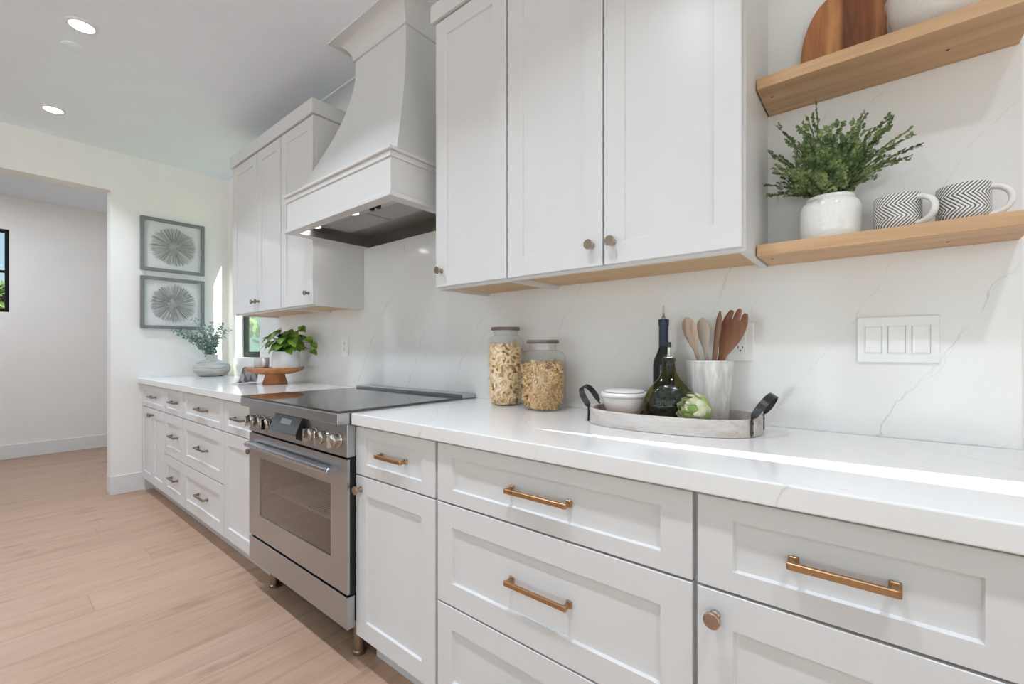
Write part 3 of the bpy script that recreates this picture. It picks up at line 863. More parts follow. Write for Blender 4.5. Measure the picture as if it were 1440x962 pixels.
# oven door with window
DZ0, DZ1, DX0, DX1 = 0.268, 0.748, RX0, RX1
wx0, wx1, wz0, wz1 = -2.205, -1.568, 0.374, 0.642
dm = MB()
dm.box(DX0, wx0, YF, YF+0.010, DZ0, DZ1).box(wx1, DX1, YF, YF+0.010, DZ0, DZ1).box(wx0, wx1, YF, YF+0.010, DZ0, wz0).box(wx0, wx1, YF, YF+0.010, wz1, DZ1)
od = dm.build('oven_door', M['steel'], r)
MB().box(wx0-0.002, wx1+0.002, YF+0.003, YF+0.006, wz0-0.002, wz1+0.002).build('oven_window', M['ovenglass'], od, label='smoked glass oven window')
cv = MB()    # cavity seen through the window
cv.box(wx0-0.03, wx1+0.03, YF+0.40, YF+0.41, 0.30, 0.70).box(wx0-0.03, wx1+0.03, YF+0.041, YF+0.40, 0.30, 0.31).box(wx0-0.03, wx1+0.03, YF+0.041, YF+0.40, 0.69, 0.70)
cv.box(wx0-0.04, wx0-0.03, YF+0.041, YF+0.41, 0.30, 0.70).box(wx1+0.03, wx1+0.04, YF+0.041, YF+0.41, 0.30, 0.70)
cv.build('oven_cavity', M['oven_in'], r)
for z in (0.470, 0.628):
    rk = MB()
    rk.tube([(wx0-0.025, YF+0.06, z), (wx1+0.025, YF+0.06, z)], 0.003, 6).tube([(wx0-0.025, YF+0.38, z), (wx1+0.025, YF+0.38, z)], 0.003, 6)
    k = wx0
    while k < wx1:
        rk.tube([(k, YF+0.046, z+0.004), (k, YF+0.38, z+0.004)], 0.0026, 6); k += 0.022
    rk.build('oven_rack', M['rack'], r)
hm = MB()
hm.prism([(-0.660, 0.712), (-0.680, 0.714), (-0.690, 0.709), (-0.692, 0.700), (-0.690, 0.692), (-0.680, 0.688), (-0.664, 0.690)], 0, -2.285, -1.525)
for x in (-2.262, -1.548):
    hm.box(x-0.022, x+0.022, -0.664, YF+0.001, 0.690, 0.711)
hm.build('handle', M['steel'], od, bevel=0.002)
MB().box(RX0, RX1, YF, YF+0.03, 0.143, 0.257).build('storage_drawer', M['steel'], r, bevel=0.001, seg=1)
for x in (-2.245, -1.510):
    for y in (-0.570, -0.10):
        MB().lathe([(0.024, 0), (0.024, 0.012), (0.020, 0.016), (0.020, 0.145)], (x, y, 0), 24).build('foot', M['pewter'], r)

# ---------------------------------------------------------------- pictures on the left wall
def picture(y0, y1, z0, z1, label, sd):
    rr = random.Random(sd)
    cy, cz = (y0+y1)/2, (z0+z1)/2
    t = thing('framed_picture', (XL, cy, z0), label, 'picture', 'framed paper artworks')
    fw = 0.026; x0, x1 = XL+0.001, XL+0.030
    m = MB()
    m.box(x0, x1, y0, y0+fw, z0, z1).box(x0, x1, y1-fw, y1, z0, z1).box(x0, x1, y0+fw, y1-fw, z0, z0+fw).box(x0, x1, y0+fw, y1-fw, z1-fw, z1)
    m.build('frame', M['greyframe'], t, bevel=0.002)
    MB().box(x0, x0+0.006, y0+fw, y1-fw, z0+fw, z1-fw).build('mat_board', M['paper'], t)
    MB().box(x0+0.022, x0+0.024, y0+fw-0.002, y1-fw+0.002, z0+fw-0.002, z1-fw+0.002).build('glass', M['picglass'], t)
    m = MB()
    for i in range(150):
        a = 2*PI*i/150 + rr.uniform(-0.03, 0.03)
        R = rr.uniform(0.142, 0.166); rin = rr.uniform(0.01, 0.05); wd = rr.uniform(0.0014, 0.0034)
        p0 = Vector((0, math.cos(a), math.sin(a))); q = Vector((0, -math.sin(a), math.cos(a)))
        xb = x0 + 0.007 + rr.uniform(0, 0.006)
        c = Vector((xb, cy, cz))
        vs = [c+p0*rin-q*wd*0.5, c+p0*rin+q*wd*0.5, c+p0*R+q*wd*0.8, c+p0*R-q*wd*0.8]
        vs += [v+Vector((0.0012,0,0)) for v in vs]
        m.add(vs, [(0,3,2,1),(4,5,6,7),(0,1,5,4),(1,2,6,5),(2,3,7,6),(3,0,4,7)], rr.choice((0,0,1,1,2)))
    m.lathe([(0.045, 0), (0.040, 0.004), (0, 0.005)], (x0+0.0065, cy, cz), 24, 0, Matrix.Rotation(PI/2, 4, 'Y'))
    m.build('paper_burst', [M['strip1'], M['strip2'], M['strip3']], t, label='grey paper sunburst')
picture(-0.625, -0.180, 1.797, 2.238, 'upper of two grey-framed paper sunburst pictures on the left wall', 3)
picture(-0.625, -0.180, 1.318, 1.750, 'lower of two grey-framed paper sunburst pictures, just above the vase greenery', 5)

# ---------------------------------------------------------------- ceiling fittings
def downlight(x, y, z, label, power, spread=115):
    t = thing('ceiling_light', (x, y, z-0.012), label, 'ceiling light', 'recessed ceiling lights')
    MB().lathe([(0.060, z), (0.060, z-0.003), (0.056, z-0.007), (0.0465, z-0.008), (0.0465, z)], (x, y, 0), 36).build('trim_ring', M['plastic'], t)
    MB().lathe([(0.046, z-0.001), (0.046, z-0.0065), (0.035, z-0.0085), (0, z-0.009)], (x, y, 0), 36).build('lens', M['led'], t, label='glowing lens')
    L = bpy.data.lights.new('downlight', 'AREA'); L.shape = 'DISK'; L.size = 0.09; L.energy = power; L.color = (0.78, 0.87, 1.0); L.spread = math.radians(spread)
    o = bpy.data.objects.new('downlight_light', L); COL.objects.link(o); o.location = (x, y, z-0.016)
for i, x in enumerate((-4.14, -2.965, -1.79, -0.615, 0.56)):
    lb = ('lit recessed ceiling light farther away, near the opening', 'lit recessed ceiling light nearer the viewer, beside the blank round plate')[i] if i < 2 else 'recessed ceiling light out of view over the kitchen aisle'
    downlight(x, -1.160, ZC, lb, LAMP)
for x, y in ((-2.965, -2.7), (-0.615, -2.7), (1.75, -2.7), (-2.965, -4.4), (-0.615, -4.4), (1.75, -4.4), (4.2, -3.4)):  # unseen extra rows, added to brighten floor and room
    downlight(x, y, ZC, 'added ceiling light out of view over the room behind', LAMP)
downlight(-5.9, -1.9, 2.758, 'added fill light out of view in the next room', LAMP*3.0, 178)  # unseen fill lamp, added to brighten the far wall
b = MB().lathe([(0.044, ZC), (0.044, ZC-0.005), (0.039, ZC-0.008), (0.016, ZC-0.009), (0, ZC-0.009)], (-3.205, -1.165, 0), 36)
b.build('ceiling_cover_plate', M['ceil'], label='blank white round plate on the ceiling between the two lit lamps', cat='ceiling plate')

# ---------------------------------------------------------------- wall plates
def duplex(x0, x1, z0, z1, label):
    t = thing('outlet', ((x0+x1)/2, -0.001, z0), label, 'outlet', 'wall outlets')
    MB().box(x0, x1, -0.006, -0.0002, z0, z1).build('cover_plate', M['plastic'], t, bevel=0.002)
    cx, cz = (x0+x1)/2, (z0+z1)/2
    f = MB().box(cx-0.0165, cx+0.0165, -0.0085, -0.006, cz-0.034, cz+0.034).build('receptacle', M['plastic'], t, bevel=0.0015)
    s = MB()
    for dz in (0.018, -0.018):
        s.box(cx-0.0075, cx-0.0050, -0.009, -0.0084, cz+dz-0.001, cz+dz+0.007).box(cx+0.0050, cx+0.0075, -0.009, -0.0084, cz+dz-0.001, cz+dz+0.006)
        s.lathe([(0.0025, 0), (0.0025, 0.0006), (0, 0.0006)], (cx, -0.0084, cz+dz-0.0075), 12, 0, Matrix.Rotation(PI/2, 4, 'X'))
    s.build('slots', M['dark'], f)
duplex(-0.360, -0.288, 1.104, 1.221, 'white wall outlet behind the utensil crock')
duplex(-2.628, -2.552, 1.105, 1.222, 'white wall outlet beyond the range, right of the trailing plant')
t = thing('light_switch', (0.037, -0.001, 1.1065), 'white wall plate with three rocker switches under the oak shelf', 'light switch')
MB().box(-0.042, 0.117, -0.006, -0.0002, 1.1065, 1.2245).build('cover_plate', M['plastic'], t, bevel=0.002)
for cx in (-0.0085, 0.0375, 0.0835):
    MB().prism([(-0.0062, 1.132), (-0.0062, 1.199), (-0.0085, 1.199), (-0.0075, 1.1655), (-0.0105, 1.132)], 0, cx-0.0160, cx+0.0160).build('rocker', M['plastic'], t, bevel=0.0006, seg=1)
    m = MB()
    m.box(cx-0.0178, cx-0.0166, -0.0064, -0.0058, 1.1303, 1.2007).box(cx+0.0166, cx+0.0178, -0.0064, -0.0058, 1.1303, 1.2007)
    m.build('rocker_gap', M['strip1'], t)

# ---------------------------------------------------------------- floating shelves and what stands on them
SZ1, SZ2 = 1.417, 1.858
for z0, z1, lb in ((1.387, SZ1, 'lower floating oak shelf with fern pot and two mugs'), (1.828, SZ2, 'upper floating oak shelf with cutting board and white bowl')):
    t = thing('floating_shelf', (0.0, -0.001, z0), lb, 'shelf', 'floating oak shelves')
    MB().box(-0.2475, 0.247, -0.178, -0.0003, z0, z1).build('plank', M['shelf'], t, bevel=0.0015)
    for (x, y) in ((-0.222, -0.115), (0.125, -0.075)):
        MB().lathe([(0.0032, 0.0), (0.0032, 0.0006), (0, 0.0006)], (x, y, z0-0.0005), 12).build('screw_hole', M['dark'], t)

# cutting board leaning on the wall
pts = []
hw = 0.0925
for (x, z) in [(-hw, 0), (hw, 0), (hw+0.001, 0.02), (hw-0.001, 0.045), (hw+0.0015, 0.062), (hw-0.0005, 0.074)]:
    pts.append((x, z))
pts += [(hw-0.001, 0.10), (hw+0.001, 0.14), (hw-0.001, 0.19), (hw-0.002, 0.225), (hw-0.014, 0.241), (hw-0.035, 0.248), (0.02, 0.250)]
for k in range(1, 10):
    a = k/10*PI/2
    pts.append((-hw*0.15 - hw*0.85*math.sin(a), 0.075 + 0.175*math.cos(a)))
pts += [(-hw, 0.075)]
mb = MB().prism(pts, 1, 0, 0.016)
Rm = Matrix.Translation((-0.0735, -0.0455, SZ2+0.0005)) @ Matrix.Rotation(math.radians(-8), 4, 'X')
mb.v = [Rm @ p for p in mb.v]
mb.build('cutting_board', M['board'], bevel=0.003, label='striped brown wooden cutting board leaning on the upper shelf', cat='cutting board')
# white bowl seen from below on the upper shelf (organic, heavy rim)
t = thing('bowl', (0.130, -0.098, SZ2), 'large glossy white bowl on the upper shelf beside the cutting board', 'bowl')
prof = [(0.030, 0.0), (0.052, 0.0), (0.056, 0.004), (0.076, 0.012), (0.096, 0.034), (0.108, 0.065), (0.113, 0.105), (0.109, 0.108), (0.104, 0.068), (0.092, 0.040), (0.07, 0.020), (0, 0.014)]
prof = [(0.0, 0.0)] + prof
MB().lathe(prof, (0.128, -0.0985, SZ2+0.0004), 56, sy=0.83).build('shell', M['glaze'], t)
MB().lathe([(0.111, 0.103), (0.1155, 0.1065), (0.112, 0.110), (0.107, 0.106)], (0.128, -0.0985, SZ2+0.0004), 56, sy=0.83).build('rim', M['glaze'], t)

def leaf_disc(m, c, n, s, up, mi=0, sides=6, asp=0.85):
    """a small rounded leaf, slightly cupped, with thickness-free blade like real foliage"""
    n = n.normalized()
    u = (up - n*up.dot(n))
    u = u.normalized() if u.length > 1e-5 else n.orthogonal().normalized()
    b = n.cross(u)
    vs = [c + n*s*0.12]
    for k in range(sides):
        a = 2*PI*k/sides
        vs.append(c + (u*math.cos(a) + b*math.sin(a)*asp)*s)
    m.add(vs, [(0, 1+k, 1+(k+1) % sides) for k in range(sides)], mi, True)

def rvec(r): 
    v = Vector((r.gauss(0,1), r.gauss(0,1), r.gauss(0,1)))
    return v.normalized()

# ----- potted fern
FP = Vector((-0.095, -0.0955, SZ1))
t = thing('potted_fern', FP, 'white glazed pot with small-leaved green fern on the lower oak shelf', 'potted plant')
k = 0.9
prof = [(0.0, 0.0), (0.058, 0.0), (0.0635, 0.006), (0.0655, 0.03), (0.0655, 0.070), (0.063, 0.082), (0.057, 0.090), (0.053, 0.093), (0.0535, 0.097), (0.052, 0.100), (0.047, 0.100), (0.045, 0.092), (0.045, 0.088)]
prof = [(a*1.0, z*1.12) for a, z in prof]
MB().lathe(prof, FP, 48).build('pot', M['glaze'], t)
MB().lathe([(0.0, 0.0995), (0.0445, 0.0990), (0.0, 0.105)], FP, 24).build('soil', M['soil'], t)
rf = random.Random(11)
stems = MB(); fol = MB()
fronds = []
# (azimuth deg [0=+x, 90=+y], elevation, length)
for az, elv, ln in [(192, 86, 0.265), (170, 74, 0.24), (196, 60, 0.235), (200, 40, 0.20), (178, 20, 0.155), (190, 6, 0.135), (150, 70, 0.20), (230, 66, 0.20), (250, 52, 0.19), (215, 24, 0.16), (120, 66, 0.18),
                    (95, 84, 0.20), (200, 80, 0.225), (300, 78, 0.18), (330, 60, 0.20), (0, 52, 0.20), (10, 38, 0.205), (350, 28, 0.185), (20, 60, 0.18), (350, 64, 0.185), (340, 50, 0.18), (345, 8, 0.165), (300, 40, 0.17), (275, 28, 0.15),
                    (240, 14, 0.13), (265, 66, 0.17), (40, 48, 0.15), (140, 45, 0.13), (310, 58, 0.18), (170, 50, 0.19), (225, 48, 0.18), (335, 44, 0.20), (5, 20, 0.19), (195, 30, 0.15)]:
    a = math.radians(az + rf.uniform(-6, 6)); e = math.radians(elv + rf.uniform(-4, 4))
    base = FP + Vector((math.cos(a)*0.018*rf.random(), math.sin(a)*0.018*rf.random(), 0.100))
    d = Vector((math.cos(a)*math.cos(e), math.sin(a)*math.cos(e), math.sin(e)))
    # start steep, bend outward
    P = [base]; cur = base.copy(); dirv = (d + Vector((0, 0, 0.9))).normalized()
    n = 12
    for i in range(n):
        f = i/(n-1)
        dd = (dirv*(1-f) + (d + Vector((0,0,-0.10*f)))*f*1.6 + dirv*0.1).normalized()
        cur = cur + dd*(ln/n)
        if cur.y > -0.010: cur.y = -0.010
        P.append(cur.copy())
    stems.tube(P, [0.0011*(1-0.6*i/n) for i in range(n+1)], 4, cap=False)
    side = d.cross(Vector((0,0,1)))
    side = side.normalized() if side.length > 0.05 else Vector((1,0,0))
    for i in range(2, n+1):
        f = i/n
        bl = 0.040*math.sin(PI*min(1, 0.25+0.8*f))*rf.uniform(0.8, 1.15) if i < n else 0.010
        tg = (P[i]-P[i-1]).normalized()
        for sgn in (-1, 1):
            bd = (side*sgn + tg*0.55 + rvec(rf)*0.25).normalized()
            nl = max(2, int(bl/0.0068))
            q = [P[i] + bd*bl*j/nl for j in range(nl+1)]
            for p in q: 
                if p.y > -0.008: p.y = -0.008
            stems.tube(q, 0.0005, 3, cap=False)
            for j in range(1, nl+1):
                for s2 in (-1, 1):
                    off = (tg*s2*0.9 + bd*0.4).normalized()*0.0042
                    nn = (side.cross(tg) + rvec(rf)*0.55).normalized()
                    c = q[j] + off + rvec(rf)*0.001
                    if c.y > -0.006: c.y = -0.006
                    leaf_disc(fol, c, nn, rf.uniform(0.0040, 0.0057), off, 0, 6)
        
stems.build('stem', M['fernstem'], t)
fol.build('foliage', M['fern'], t)

# ----- mugs
def mug(cx, cy, z, R, H, hang, label, mat, name='mug', group=None, s=1.0):
    t = thing(name, (cx, cy, z), label, 'mug', group)
    c = (cx, cy, z+0.0003)
    prof = [(0.0, 0.0), (R*0.80, 0.0), (R*0.84, 0.002), (R*1.0, 0.016), (R*1.0, H-0.003), (R*0.985, H), (R*0.95, H-0.001), (R*0.93, H-0.006), (R*0.90, 0.01), (0.0, 0.008)]
    # body centred on the parent so that the pattern wraps round it
    MB().lathe(prof, c, 48).build('body', mat, t)
    a = math.radians(hang)
    d = Vector((math.cos(a), math.sin(a), 0))
    P = []
    for i in range(17):
        f = i/16; th = -PI*0.5 + PI*f
        rr = 0.031*s
        P.append(Vector(c) + d*(R*0.93 + rr*1.05*math.cos(th)) + Vector((0, 0, H*0.50 + H*0.36*math.sin(th))))
    side = d.cross(Vector((0,0,1)))
    MB().tube(P, 1.0, 12, flat=(0.0090*s, 0.0062*s, side)).build('handle', M['glaze'], t)
    return t
mug(0.036, -0.108, SZ1, 0.0445, 0.082, -32, 'black-and-white chevron mug nearer the fern on the lower shelf', M['chev'], group='chevron mugs on the shelf')
mug(0.146, -0.105, SZ1, 0.0445, 0.082, -14, 'black-and-white chevron mug at the right end of the lower shelf', M['chev'], group='chevron mugs on the shelf')

# ---------------------------------------------------------------- pasta jars
def jar(cx, cy, R, H, label, facets, lidr):
    t = thing('glass_jar', (cx, cy, CT), label, 'jar', 'pasta jars')
    hs = H - 0.052
    prof = [(0.0, 0.001), (R*0.72, 0.001), (R*0.80, 0.004), (R, 0.040), (R, hs-0.012), (R*0.96, hs), (R*0.80, hs+0.014), (lidr*0.86, hs+0.020), (lidr*0.86, H-0.024), (lidr*0.93, H-0.020), (lidr*0.93, H-0.016)]
    if not facets:
        prof = [(0.0, 0.001), (R*0.74, 0.001), (R*0.84, 0.005), (R*0.95, 0.018), (R, 0.036), (R, hs-0.020), (R*0.96, hs-0.005), (R*0.84, hs+0.010), (lidr*0.86, hs+0.016), (lidr*0.86, H-0.024), (lidr*0.93, H-0.020), (lidr*0.93, H-0.016)]
    c = (cx, cy, CT+0.0002)
    seg = 12 if facets else 56
    MB().lathe(prof, c, seg, smooth=not facets).build('glass', M['jarglass'], t, bevel=0.004 if facets else 0)
    lid = MB().lathe([(0.0, H-0.0125), (lidr, H-0.0125), (lidr*1.02, H-0.009), (lidr*1.02, H-0.003), (lidr, H), (0, H)], c, 40).build('lid', M['lidwood'], t, label='grey wooden lid')
    MB().lathe([(0.0, H-0.030), (lidr*0.80, H-0.030), (lidr*0.82, H-0.028), (lidr*0.82, H-0.0128), (0, H-0.0128)], c, 40).build('seal', M['jarglass'], lid)
    return t
J1 = (-1.186, -0.100); J2 = (-0.982, -0.122)
jar(J1[0], J1[1], 0.076, 0.318, 'tall faceted glass jar of pale pasta, taller of the two', True, 0.058)
jar(J2[0], J2[1], 0.088, 0.262, 'short round glass jar of golden spiral pasta, the wider jar', False, 0.060)
def pasta(c, R, h, kind, n, mat, label, sd):
    r = random.Random(sd); m = MB()
    def rad(z): return R*0.93 if z > 0.04 else R*(0.72 + 0.21*z/0.04)
    m.lathe([(0, 0.006), (rad(0.006)-0.016, 0.006), (R-0.028, 0.045), (R-0.028, h-0.024), (R*0.5, h-0.014), (0, h-0.010)], (c[0], c[1], CT), 24)
    for i in range(n):
        a = r.uniform(0, 2*PI)
        if i < n*0.8:
            z = r.uniform(0.008, h-0.006); q = rad(z) - r.uniform(0.005, 0.020)
        else:
            z = h + r.uniform(-0.016, 0.006); q = math.sqrt(r.random())*(R-0.014)
        p = Vector((c[0] + q*math.cos(a), c[1] + q*math.sin(a), CT+z))
        tang = Vector((-math.sin(a), math.cos(a), 0)); out = Vector((math.cos(a), math.sin(a), 0))
        ang = r.uniform(0, PI)
        d = (tang*math.cos(ang) + Vector((0,0,1))*math.sin(ang)).normalized()
        L = r.uniform(0.030, 0.042) if kind == 'fusilli' else r.uniform(0.026, 0.038)
        b = out; e = d.cross(b)
        if kind == 'fusilli':
            K = 16; w = 0.0064; vs = []; fs = []; ph = r.uniform(0, PI)
            for k in range(K+1):
                f = k/K; tw = ph + f*3.2*PI
                cpt = p + d*(f-0.5)*L
                for s in (0, PI):
                    o = b*math.cos(tw+s) + e*math.sin(tw+s)
                    vs.append(cpt + o*w)
                    vs.append(cpt + o*w*0.9 + d*0.0030)
                vs.append(cpt)
            for k in range(K):
                A = k*5; B = (k+1)*5
                fs += [(A, A+4, B+4, B), (A+2, A+4, B+4, B+2), (A, A+1, B+1, B), (A+2, A+3, B+3, B+2)]
            for v in vs:
                dx, dy = v.x-c[0], v.y-c[1]; q2 = math.hypot(dx, dy); lim = rad(v.z-CT)
                if q2 > lim: v.x = c[0]+dx*lim/q2; v.y = c[1]+dy*lim/q2
                if v.z < CT+0.005: v.z = CT+0.005
            m.add(vs, fs, 0, True)
        else:
            P = []; curl = r.uniform(1.2, 2.2)*r.choice((-1, 1))
            for k in range(7):
                f = k/6 - 0.5
                th = f*curl*1.6
                P.append(p + d*math.sin(th)*L*0.55 + e*(1-math.cos(th))*L*0.55)
            for v in P:
                dx, dy = v.x-c[0], v.y-c[1]; q2 = math.hypot(dx, dy); lim = rad(v.z-CT)-0.0042
                if q2 > lim: v.x = c[0]+dx*lim/q2; v.y = c[1]+dy*lim/q2
                if v.z < CT+0.009: v.z = CT+0.009
            m.tube(P, r.uniform(0.0050, 0.0062), 7)
    m.build('pasta', mat, label=label, cat='pasta', kind='stuff')
pasta(J1, 0.076, 0.232, 'curl', 330, M['pasta'], 'pale curled pasta filling the tall faceted jar', 21)
pasta(J2, 0.088, 0.165, 'fusilli', 330, M['pasta2'], 'golden spiral pasta filling the short wide jar', 22)

# ---------------------------------------------------------------- tray and what stands on it
TC = Vector((-0.479, -0.176, CT)); TA = math.radians(5.0)
def tray_pt(x, y, z):
    return Vector((TC.x + x*math.cos(TA) - y*math.sin(TA), TC.y + x*math.sin(TA) + y*math.cos(TA), CT+z))
def oval(a, b, n=72, p=2.6):
    out = []
    for k in range(n):
        th = 2*PI*k/n; c, s = math.cos(th), math.sin(th)
        out.append((a*abs(c)**(2/p)*(1 if c >= 0 else -1), b*abs(s)**(2/p)*(1 if s >= 0 else -1)))
    return out
t = thing('tray', TC, 'oval whitewashed wooden tray with dark iron handles on the near worktop', 'tray')
A_, B_ = 0.242, 0.152
outer = oval(A_, B_); inner = oval(A_-0.011, B_-0.011)
n = len(outer); vs = []; fs = []
Hh = 0.046
for z, ring in ((0.001, outer), (Hh, outer), (Hh, inner), (0.013, inner)):
    vs += [tray_pt(x, y, z) for x, y in ring]
for i in range(3):
    for k in range(n):
        fs.append((i*n+k, i*n+(k+1) % n, (i+1)*n+(k+1) % n, (i+1)*n+k))
MB().add(vs, fs).build('side_wall', M['trayw'], t, bevel=0.0015)
rim = oval(A_-0.002, B_-0.002)
vs = [tray_pt(x, y, 0.0012) for x, y in rim] + [tray_pt(x, y, 0.0128) for x, y in inner]
MB().add(vs, [tuple(reversed(range(n))), tuple(range(n, 2*n))] + [(k, (k+1) % n, n+(k+1) % n, n+k) for k in range(n)]).build('tray_floor', M['trayin'], t)
# strap handles: two uprights on the outer face joined by an arched, outward leaning loop
def edge_x(y):
    return A_*(1-(abs(y)/B_)**2.6)**(1/2.6)
for s in (-1, 1):
    ya, yb = -0.078, 0.040                     # the two feet of the strap, on the curved end
    fa = Vector((s*(edge_x(ya)+0.0016), ya, 0)); fb = Vector((s*(edge_x(yb)+0.0016), yb, 0))
    mid = (fa+fb)/2; hf = (fa-fb)/2
    out = Vector((-hf.y, hf.x, 0)).normalized()
    if out.x*s < 0: out = -out
    lean = (out*0.52 + Vector((0, 0, 0.85))).normalized()
    P = [(fa, 0.005), (fa, 0.028), (fa, 0.048)]
    P = [Vector((p.x, p.y, z)) for p, z in P]
    for k in range(17):
        f = k/16; th = PI*f
        c = mid + Vector((0, 0, 0.056)) + out*0.004
        P.append(c + hf*math.cos(th)*(1 + 0.16*math.sin(th)) + lean*0.060*math.sin(th)**0.8)
    P += [Vector((fb.x, fb.y, z)) for z in (0.048, 0.028, 0.005)]
    Q = [tray_pt(*p) for p in P]
    rot = Matrix.Rotation(TA, 3, 'Z')
    hfw = (rot @ hf).normalized(); leanw = rot @ lean
    loopn = hfw.cross(leanw).normalized()
    m = MB(); vs = []; fs = []
    for i, q in enumerate(Q):
        tg = (Q[min(i+1, len(Q)-1)] - Q[max(i-1, 0)]).normalized()
        flat_side = i <= 2 or i >= len(Q)-3
        # at the feet the strap lies on the wall, above it turns into the loop
        wv = hfw if flat_side else loopn
        if i in (3, len(Q)-4): wv = (hfw*(1 if hfw.dot(loopn) >= 0 else 1) + loopn).normalized()
        if i >= len(Q)-4: wv = -hfw if flat_side else (loopn - hfw).normalized() if i == len(Q)-4 else loopn
        wv = (wv - tg*wv.dot(tg)).normalized()
        b = tg.cross(wv)
        for (cu, cb) in ((-1, -1), (1, -1), (1, 1), (-1, 1)):
            vs.append(q + wv*cu*0.0095 + b*cb*0.0012)
    for i in range(len(Q)-1):
        for k in range(4):
            k2 = (k+1) % 4
            fs.append((4*i+k, 4*i+k2, 4*i+4+k2, 4*i+4+k))
    fs += [(3, 2, 1, 0), tuple(len(vs)-4+k for k in range(4))]
    m.add(vs, fs)
    for p in (fa, fb):
        for zz in (0.013, 0.036):
            m.lathe([(0.0035, 0), (0.0028, 0.002), (0, 0.0026)], tray_pt(p.x + s*0.001, p.y, zz), 10, 0, Matrix.Rotation(TA, 4, 'Z') @ Matrix.Rotation(s*PI/2, 4, 'Y'))
    m.build('handle', M['iron'], t, label='dark iron strap handle')

TZ = CT + 0.0132
# marble bowl
P = Vector((-0.632, -0.160, TZ)); bk = 1.10
t = thing('marble_bowl', P, 'small white marble bowl at the left end of the tray', 'bowl')
prof = [(q*bk, z*bk) for q, z in [(0.0, 0.0), (0.036, 0.0), (0.042, 0.004), (0.055, 0.022), (0.062, 0.044), (0.0635, 0.054), (0.067, 0.056), (0.0685, 0.060), (0.0685, 0.066), (0.066, 0.069), (0.061, 0.069), (0.058, 0.066), (0.055, 0.050), (0.045, 0.024), (0.0, 0.014)]]
MB().lathe(prof, P, 48).build('body', M['marble'], t)
MB().lathe([(q*bk, z*bk) for q, z in [(0.0, 0.0690), (0.054, 0.0690), (0.0565, 0.0705), (0.0565, 0.0740), (0.052, 0.0755), (0.0, 0.0755)]], P, 48).build('lid', M['marble'], t)
# tall wine bottle used as oil cruet
P = Vector((-0.532, -0.084, TZ)); bh = 1.10
t = thing('tall_bottle', P, 'tall slim dark bottle with blue neck sleeve and metal pourer on the tray', 'bottle')
prof = [(q, z*bh) for q, z in [(0.0, 0.003), (0.030, 0.0), (0.0335, 0.004), (0.0335, 0.145), (0.031, 0.163), (0.022, 0.182), (0.0150, 0.200), (0.0145, 0.206), (0.0, 0.206)]]
MB().lathe(prof, P, 40).build('glass', M['bottledk'], t)
MB().lathe([(q, z*bh) for q, z in [(0.0142, 0.204), (0.0152, 0.206), (0.0146, 0.262), (0.0165, 0.264), (0.0170, 0.280), (0.0155, 0.283), (0.0, 0.283)]], P, 32).build('neck_sleeve', M['bottleblue'], t, label='dark blue sleeve')
MB().lathe([(q, z*bh) for q, z in [(0.0075, 0.2832), (0.0070, 0.288), (0.0042, 0.292), (0.0036, 0.306), (0.0028, 0.322), (0.0, 0.322)]], P, 16).build('pourer', M['chrome'], t, label='polished metal pourer')
# round flask
P = Vector((-0.480, -0.180, TZ)); fk = 0.90; FR = Matrix.Rotation(math.radians(19), 4, 'Z')
t = thing('round_flask', P, 'round green glass flask with embossed seal in front of the tall bottle', 'bottle')
prof = [(q, z*fk) for q, z in [(0.0, 0.004), (0.046, 0.0), (0.056, 0.006), (0.068, 0.026), (0.0735, 0.050), (0.072, 0.074), (0.062, 0.099), (0.046, 0.121), (0.031, 0.140), (0.0215, 0.160), (0.0175, 0.182), (0.0165, 0.196), (0.0195, 0.198), (0.0195, 0.206), (0.0170, 0.209), (0.0, 0.209)]]
MB().lathe(prof, P, 56, sy=0.72, M=FR).build('glass', M['oliveglass'], t)
pr2 = [(a*0.93, max(z, 0.006)) for a, z in prof[:5]] + [(0.066, 0.056), (0.0, 0.056)]
MB().lathe(pr2, P, 40, sy=0.70, M=FR).build('oil', M['oil'], t, label='dark oil inside')
# seal: raised disc on the front, following the bulge
sm = MB(); sn = 24; vs = []; fs = []
def bulge(dx, dz):
    z = 0.058 + dz
    import bisect
    for i in range(len(prof)-1):
        if prof[i][1] <= z <= prof[i+1][1] and prof[i+1][1] > prof[i][1]:
            f = (z-prof[i][1])/(prof[i+1][1]-prof[i][1]); R = prof[i][0]*(1-f)+prof[i+1][0]*f; break
    else: R = 0.07
    return -math.sqrt(max(R*R - dx*dx, 0.0))*0.72
rings = [(0.0, 0.0014), (0.016, 0.0014), (0.034, 0.0014), (0.044, 0.0016), (0.050, 0.0028), (0.053, 0.0018), (0.055, -0.001)]
FA = math.radians(-22)
for (q, o) in rings:
    for k in range(sn):
        a = 2*PI*k/sn; dx, dz = q*math.cos(a), q*math.sin(a)
        y = bulge(dx, dz) - o
        vs.append(P + FR @ Vector((dx, y, 0.058+dz)))
for i in range(len(rings)-1):
    for k in range(sn):
        fs.append((i*sn+k, i*sn+(k+1) % sn, (i+1)*sn+(k+1) % sn, (i+1)*sn+k))
sm.add(vs, fs, 0, True)
for zc, wdt in ((0.038, 0.060), (0.056, 0.078), (0.072, 0.066)):
    kk = -wdt/2
    while kk < wdt/2:
        y = bulge(kk, zc-0.058)
        sm.tube([P + FR @ Vector((kk, y-0.0016, zc-0.004)), P + FR @ Vector((kk+0.001, y-0.0022, zc+0.004))], 0.0013, 5); kk += 0.0062
sm.build('embossed_seal', M['seal'], t, label='raised glass seal')
P = P - Vector((0, 0, 0.209*(1-fk)-0.0002))
